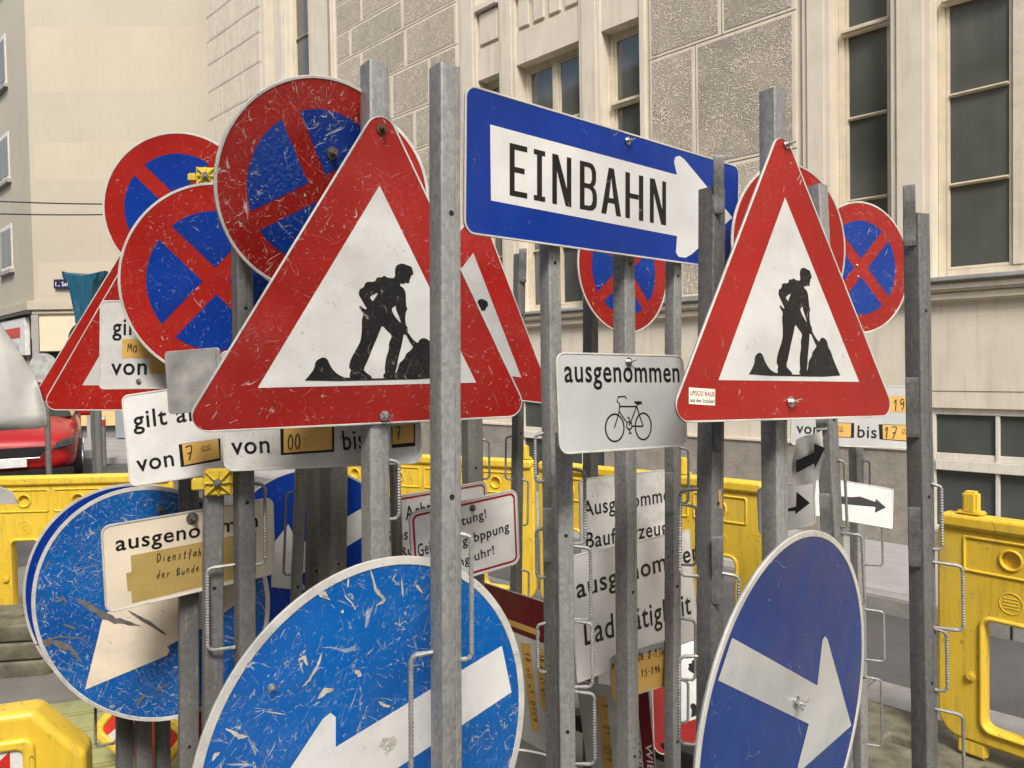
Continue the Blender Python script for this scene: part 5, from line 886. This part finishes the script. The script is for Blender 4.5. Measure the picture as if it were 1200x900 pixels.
# ------------------------------------------------------------------ left background: car, bollards, covered sign
def car():
    e = empty('parked_car', (-6.72, 10.1, 0), (0, 0, radians(29))); tag(e, 'glossy red car parked at the left edge', 'car')
    s = N('red_car_paint'); s.set('Base Color', (.34, .004, .006)); s.set('Roughness', .4); s.set('Coat Weight', .5); s.set('Coat Roughness', .06); s.set('Specular IOR Level', .3); RP = s.m
    # body loft: front at y=0, rear at y=4.2
    sec = [(0.00, .66, .30, .60, .62), (.10, .78, .26, .70, .74), (.35, .85, .22, .80, .84), (.9, .89, .20, .88, .93), (1.25, .90, .2, .92, 1.0), (3.2, .90, .2, .95, 1.02), (3.9, .84, .24, .9, .98), (4.2, .74, .34, .75, .85)]
    vs, fs = [], []; ring = 14
    for y, w_, zb, zs, zt in sec:
        half = [(0, zb), (w_*.85, zb), (w_*.98, zb+.10), (w_, zs*.62), (w_*.985, zs*.86), (w_*.90, zs), (w_*.55, zt-.012), (0, zt)]
        pts = half+[(-x, z) for x, z in half[-2:0:-1]]
        vs += [(x, y, z) for x, z in pts]; ring = len(pts)
    for i in range(len(sec)-1):
        for j in range(ring): fs.append((i*ring+j, i*ring+(j+1) % ring, (i+1)*ring+(j+1) % ring, (i+1)*ring+j))
    fs += [tuple(range(ring-1, -1, -1)), tuple((len(sec)-1)*ring+j for j in range(ring))]
    mb = MB(); mb.add(vs, fs); o = mb.build('body', RP, e, smooth=True)
    md = o.modifiers.new('s', 'SUBSURF'); md.levels = 2; md.render_levels = 2
    # cabin
    mb = MB(); A = [(-.78, 1.15, .93), (.78, 1.15, .93), (.82, 3.9, .98), (-.82, 3.9, .98)]; T_ = [(-.58, 1.95, 1.42), (.58, 1.95, 1.42), (.56, 3.3, 1.42), (-.56, 3.3, 1.42)]
    mb.add(A+T_, [(0, 1, 5, 4), (1, 2, 6, 5), (2, 3, 7, 6), (3, 0, 4, 7), (4, 5, 6, 7)]); mb.build('cabin_glass', simple('car_glass', (.02, .022, .022), .05), e, bevel=.04)
    mb = MB(); mb.box(-.56, .56, 1.98, 3.3, 1.415, 1.45); mb.build('roof', RP, e, bevel=.02)
    # grille, lamps, bumper lip, mirrors, wheels, plate
    g = MB(); g.prism([(-.52, .60), (-.40, .47), (.40, .47), (.52, .60)], -.03, .06, axis='y'); gr = g.build('grille', simple('grille_black', (.012, .012, .012), .4), e, bevel=.01)
    g = MB(); g.tube([(-.54, -.035, .615), (-.41, -.035, .455), (.41, -.035, .455), (.54, -.035, .615)], .010, 8); g.build('grille_trim', simple('chrome', (.6, .6, .6), .15, 1.), gr)
    for sgn in (-1, 1):
        q = [(.55*sgn, .55), (.80*sgn, .60), (.82*sgn, .72), (.64*sgn, .67)]
        g = MB(); g.prism(q if sgn > 0 else q[::-1], -.005, .16, axis='y'); h = g.build('headlight', simple('lamp_glass', (.10, .11, .12), .05, .3), e, bevel=.012)
        for k in range(3): g = MB(); g.prism(circle(.022, 14, (.62+.06*k)*sgn, .625+.018*k), -.012, .0, axis='y'); g.build('lamp_lens', simple('chrome', (.6, .6, .6), .15, 1.), h)
        g = MB(); g.box(.88*sgn-.02, .88*sgn+.17*sgn if sgn > 0 else .88*sgn+.02, 1.28, 1.42, .93, 1.06) if sgn > 0 else g.box(-1.05, -.86, 1.28, 1.42, .93, 1.06); g.build('mirror', RP, e, bevel=.03)
        for y in (.82, 3.35):
            g = MB(); g.prism(circle(.32, 32, y, .32), .68*sgn, .90*sgn, axis='x'); wh = g.build('wheel', simple('tyre', (.02, .02, .02), .8), e, bevel=.02)
            g = MB(); g.prism(circle(.20, 24, y, .32), .89*sgn, .91*sgn, axis='x'); g.build('rim', simple('chrome', (.6, .6, .6), .15, 1.), wh)
    g = MB(); g.box(-.8, .8, -.02, .12, .17, .30); g.build('bumper_lip', simple('grille_black', (.012, .012, .012), .4), e, bevel=.02)
    g = MB(); g.box(-.26, .26, -.045, -.03, .34, .45); g.build('number_plate', simple('plate_white', (.7, .7, .7), .4), e, bevel=.004)
car()
def bollard(x, y, h, lab, striped=True, r=.04):
    e = empty('bollard', (x, y, 0)); tag(e, lab, 'bollard', 'steel bollards on the corner pavement')
    g = MB(); g.prism(circle(r, 16), 0, h); g.build('pole', simple('grey_steel_paint', (.20, .21, .22), .5, .2), e, bevel=.006)
    if striped:
        g = MB(); g.prism(circle(r+.003, 16), h-.16, h-.06); g.build('red_band', simple('red_reflector', (.55, .03, .015), .35), e)
        g = MB(); g.prism(circle(r+.003, 16), h-.058, h+.004); g.build('white_band', worn('white', 'new'), e)
bollard(-6.85, 12.8, .85, 'red and white topped bollard under the left triangles', r=.05)
bollard(-8.66, 14.5, 1.0, 'plain grey bollard right behind the red car', False, .035); bollard(-7.76, 13.7, 1.0, 'plain grey bollard between the red car and the striped one', False, .045)
# teal tarp over a sign, round sign backs beyond
e = empty('covered_sign', (-3.78, 6.8, 0)); tag(e, 'sign wrapped in teal tarpaulin above the left triangles', 'sign')
g = MB(); g.prism(circle(.035, 12, .1, 0), 0, 2.45); g.build('post', galv('dark_zinc', .19), e)
vs, fs = [], []; nx, nz = 22, 12; ph = [random.uniform(0, 6) for _ in range(4)]
for j in range(nz+1):
    v_ = j/nz; wd = .085+.075*v_**1.2+.03*(v_ > .9)
    for i in range(nx+1):
        a_ = 2*pi*i/nx; fold = 1+.16*sin(5*a_+ph[0])*(1-.5*v_)+.10*sin(9*a_+ph[1]+3*v_)
        vs.append((.03+wd*cos(a_)*fold, .09*sin(a_)*fold, 2.02+.44*v_+.025*cos(2*a_)*(v_ > .95)))
k = nx+1
for j in range(nz):
    for i in range(nx): fs.append((j*k+i, j*k+i+1, (j+1)*k+i+1, (j+1)*k+i))
fs.append(tuple(nz*k+i for i in range(nx)))
g = MB(); g.add(vs, fs); s = N('teal_tarp'); s.set('Base Color', (.012, .085, .15)); s.set('Roughness', .4); s.bump(s.noise(s.mapv(s.tc, (3, 3, 1)), 6, 4), .5, .03); g.build('tarpaulin', s.m, e, smooth=True)
e = empty('round_sign_back', (-3.50, 5.75, 0)); tag(e, 'mottled grey round sign beside the shop front, behind the left triangles', 'sign')
g = MB(); g.prism(circle(.11, 40, 0, 1.63), -.006, 0, axis='y'); g.build('plate', simple('mottled_sign_back', (.45, .47, .46), .5, .1, .3, 20), e); g = MB(); g.prism(circle(.02, 12, 0, .02), 0, 1.7); g.build('post', galv('dark_zinc', .19), e)
e = empty('dark_lamp_hood', (-4.42, 8.1, 0)); tag(e, 'dark curved lamp hood half hidden behind the left triangles', 'lamp')
g = MB(); g.prism([(p_[0], p_[1]+1.93) for p_ in arcpts(0, 0, .19, .2, pi-.1, 12)+arcpts(0, 0, .165, pi-.1, .2, 12)], -.1, .1, axis='y'); g.build('hood', simple('lamp_black', (.03, .03, .028), .4), e); g = MB(); g.prism([(p_[0], p_[1]+1.93) for p_ in arcpts(0, 0, .165, .1, pi, 12)], -.09, .09, axis='y'); g.build('lamp_body', simple('lamp_grey', (.28, .28, .26), .6), e)
g = MB(); g.prism(circle(.03, 12, .0, .0), 0, 1.93); g.build('post', galv('dark_zinc', .19), e)
e = empty('curb_block', (-7.55, 12.3, 0)); tag(e, 'low yellow-topped dark block on the pavement beside the red car', 'block'); g = MB(); g.box(-.3, .3, -.2, .2, 0, .16); g.build('base', simple('tyre', (.02, .02, .02), .8), e, bevel=.03); g = MB(); g.box(-.27, .27, -.18, .18, .162, .25); g.build('top', GP, e, bevel=.03)
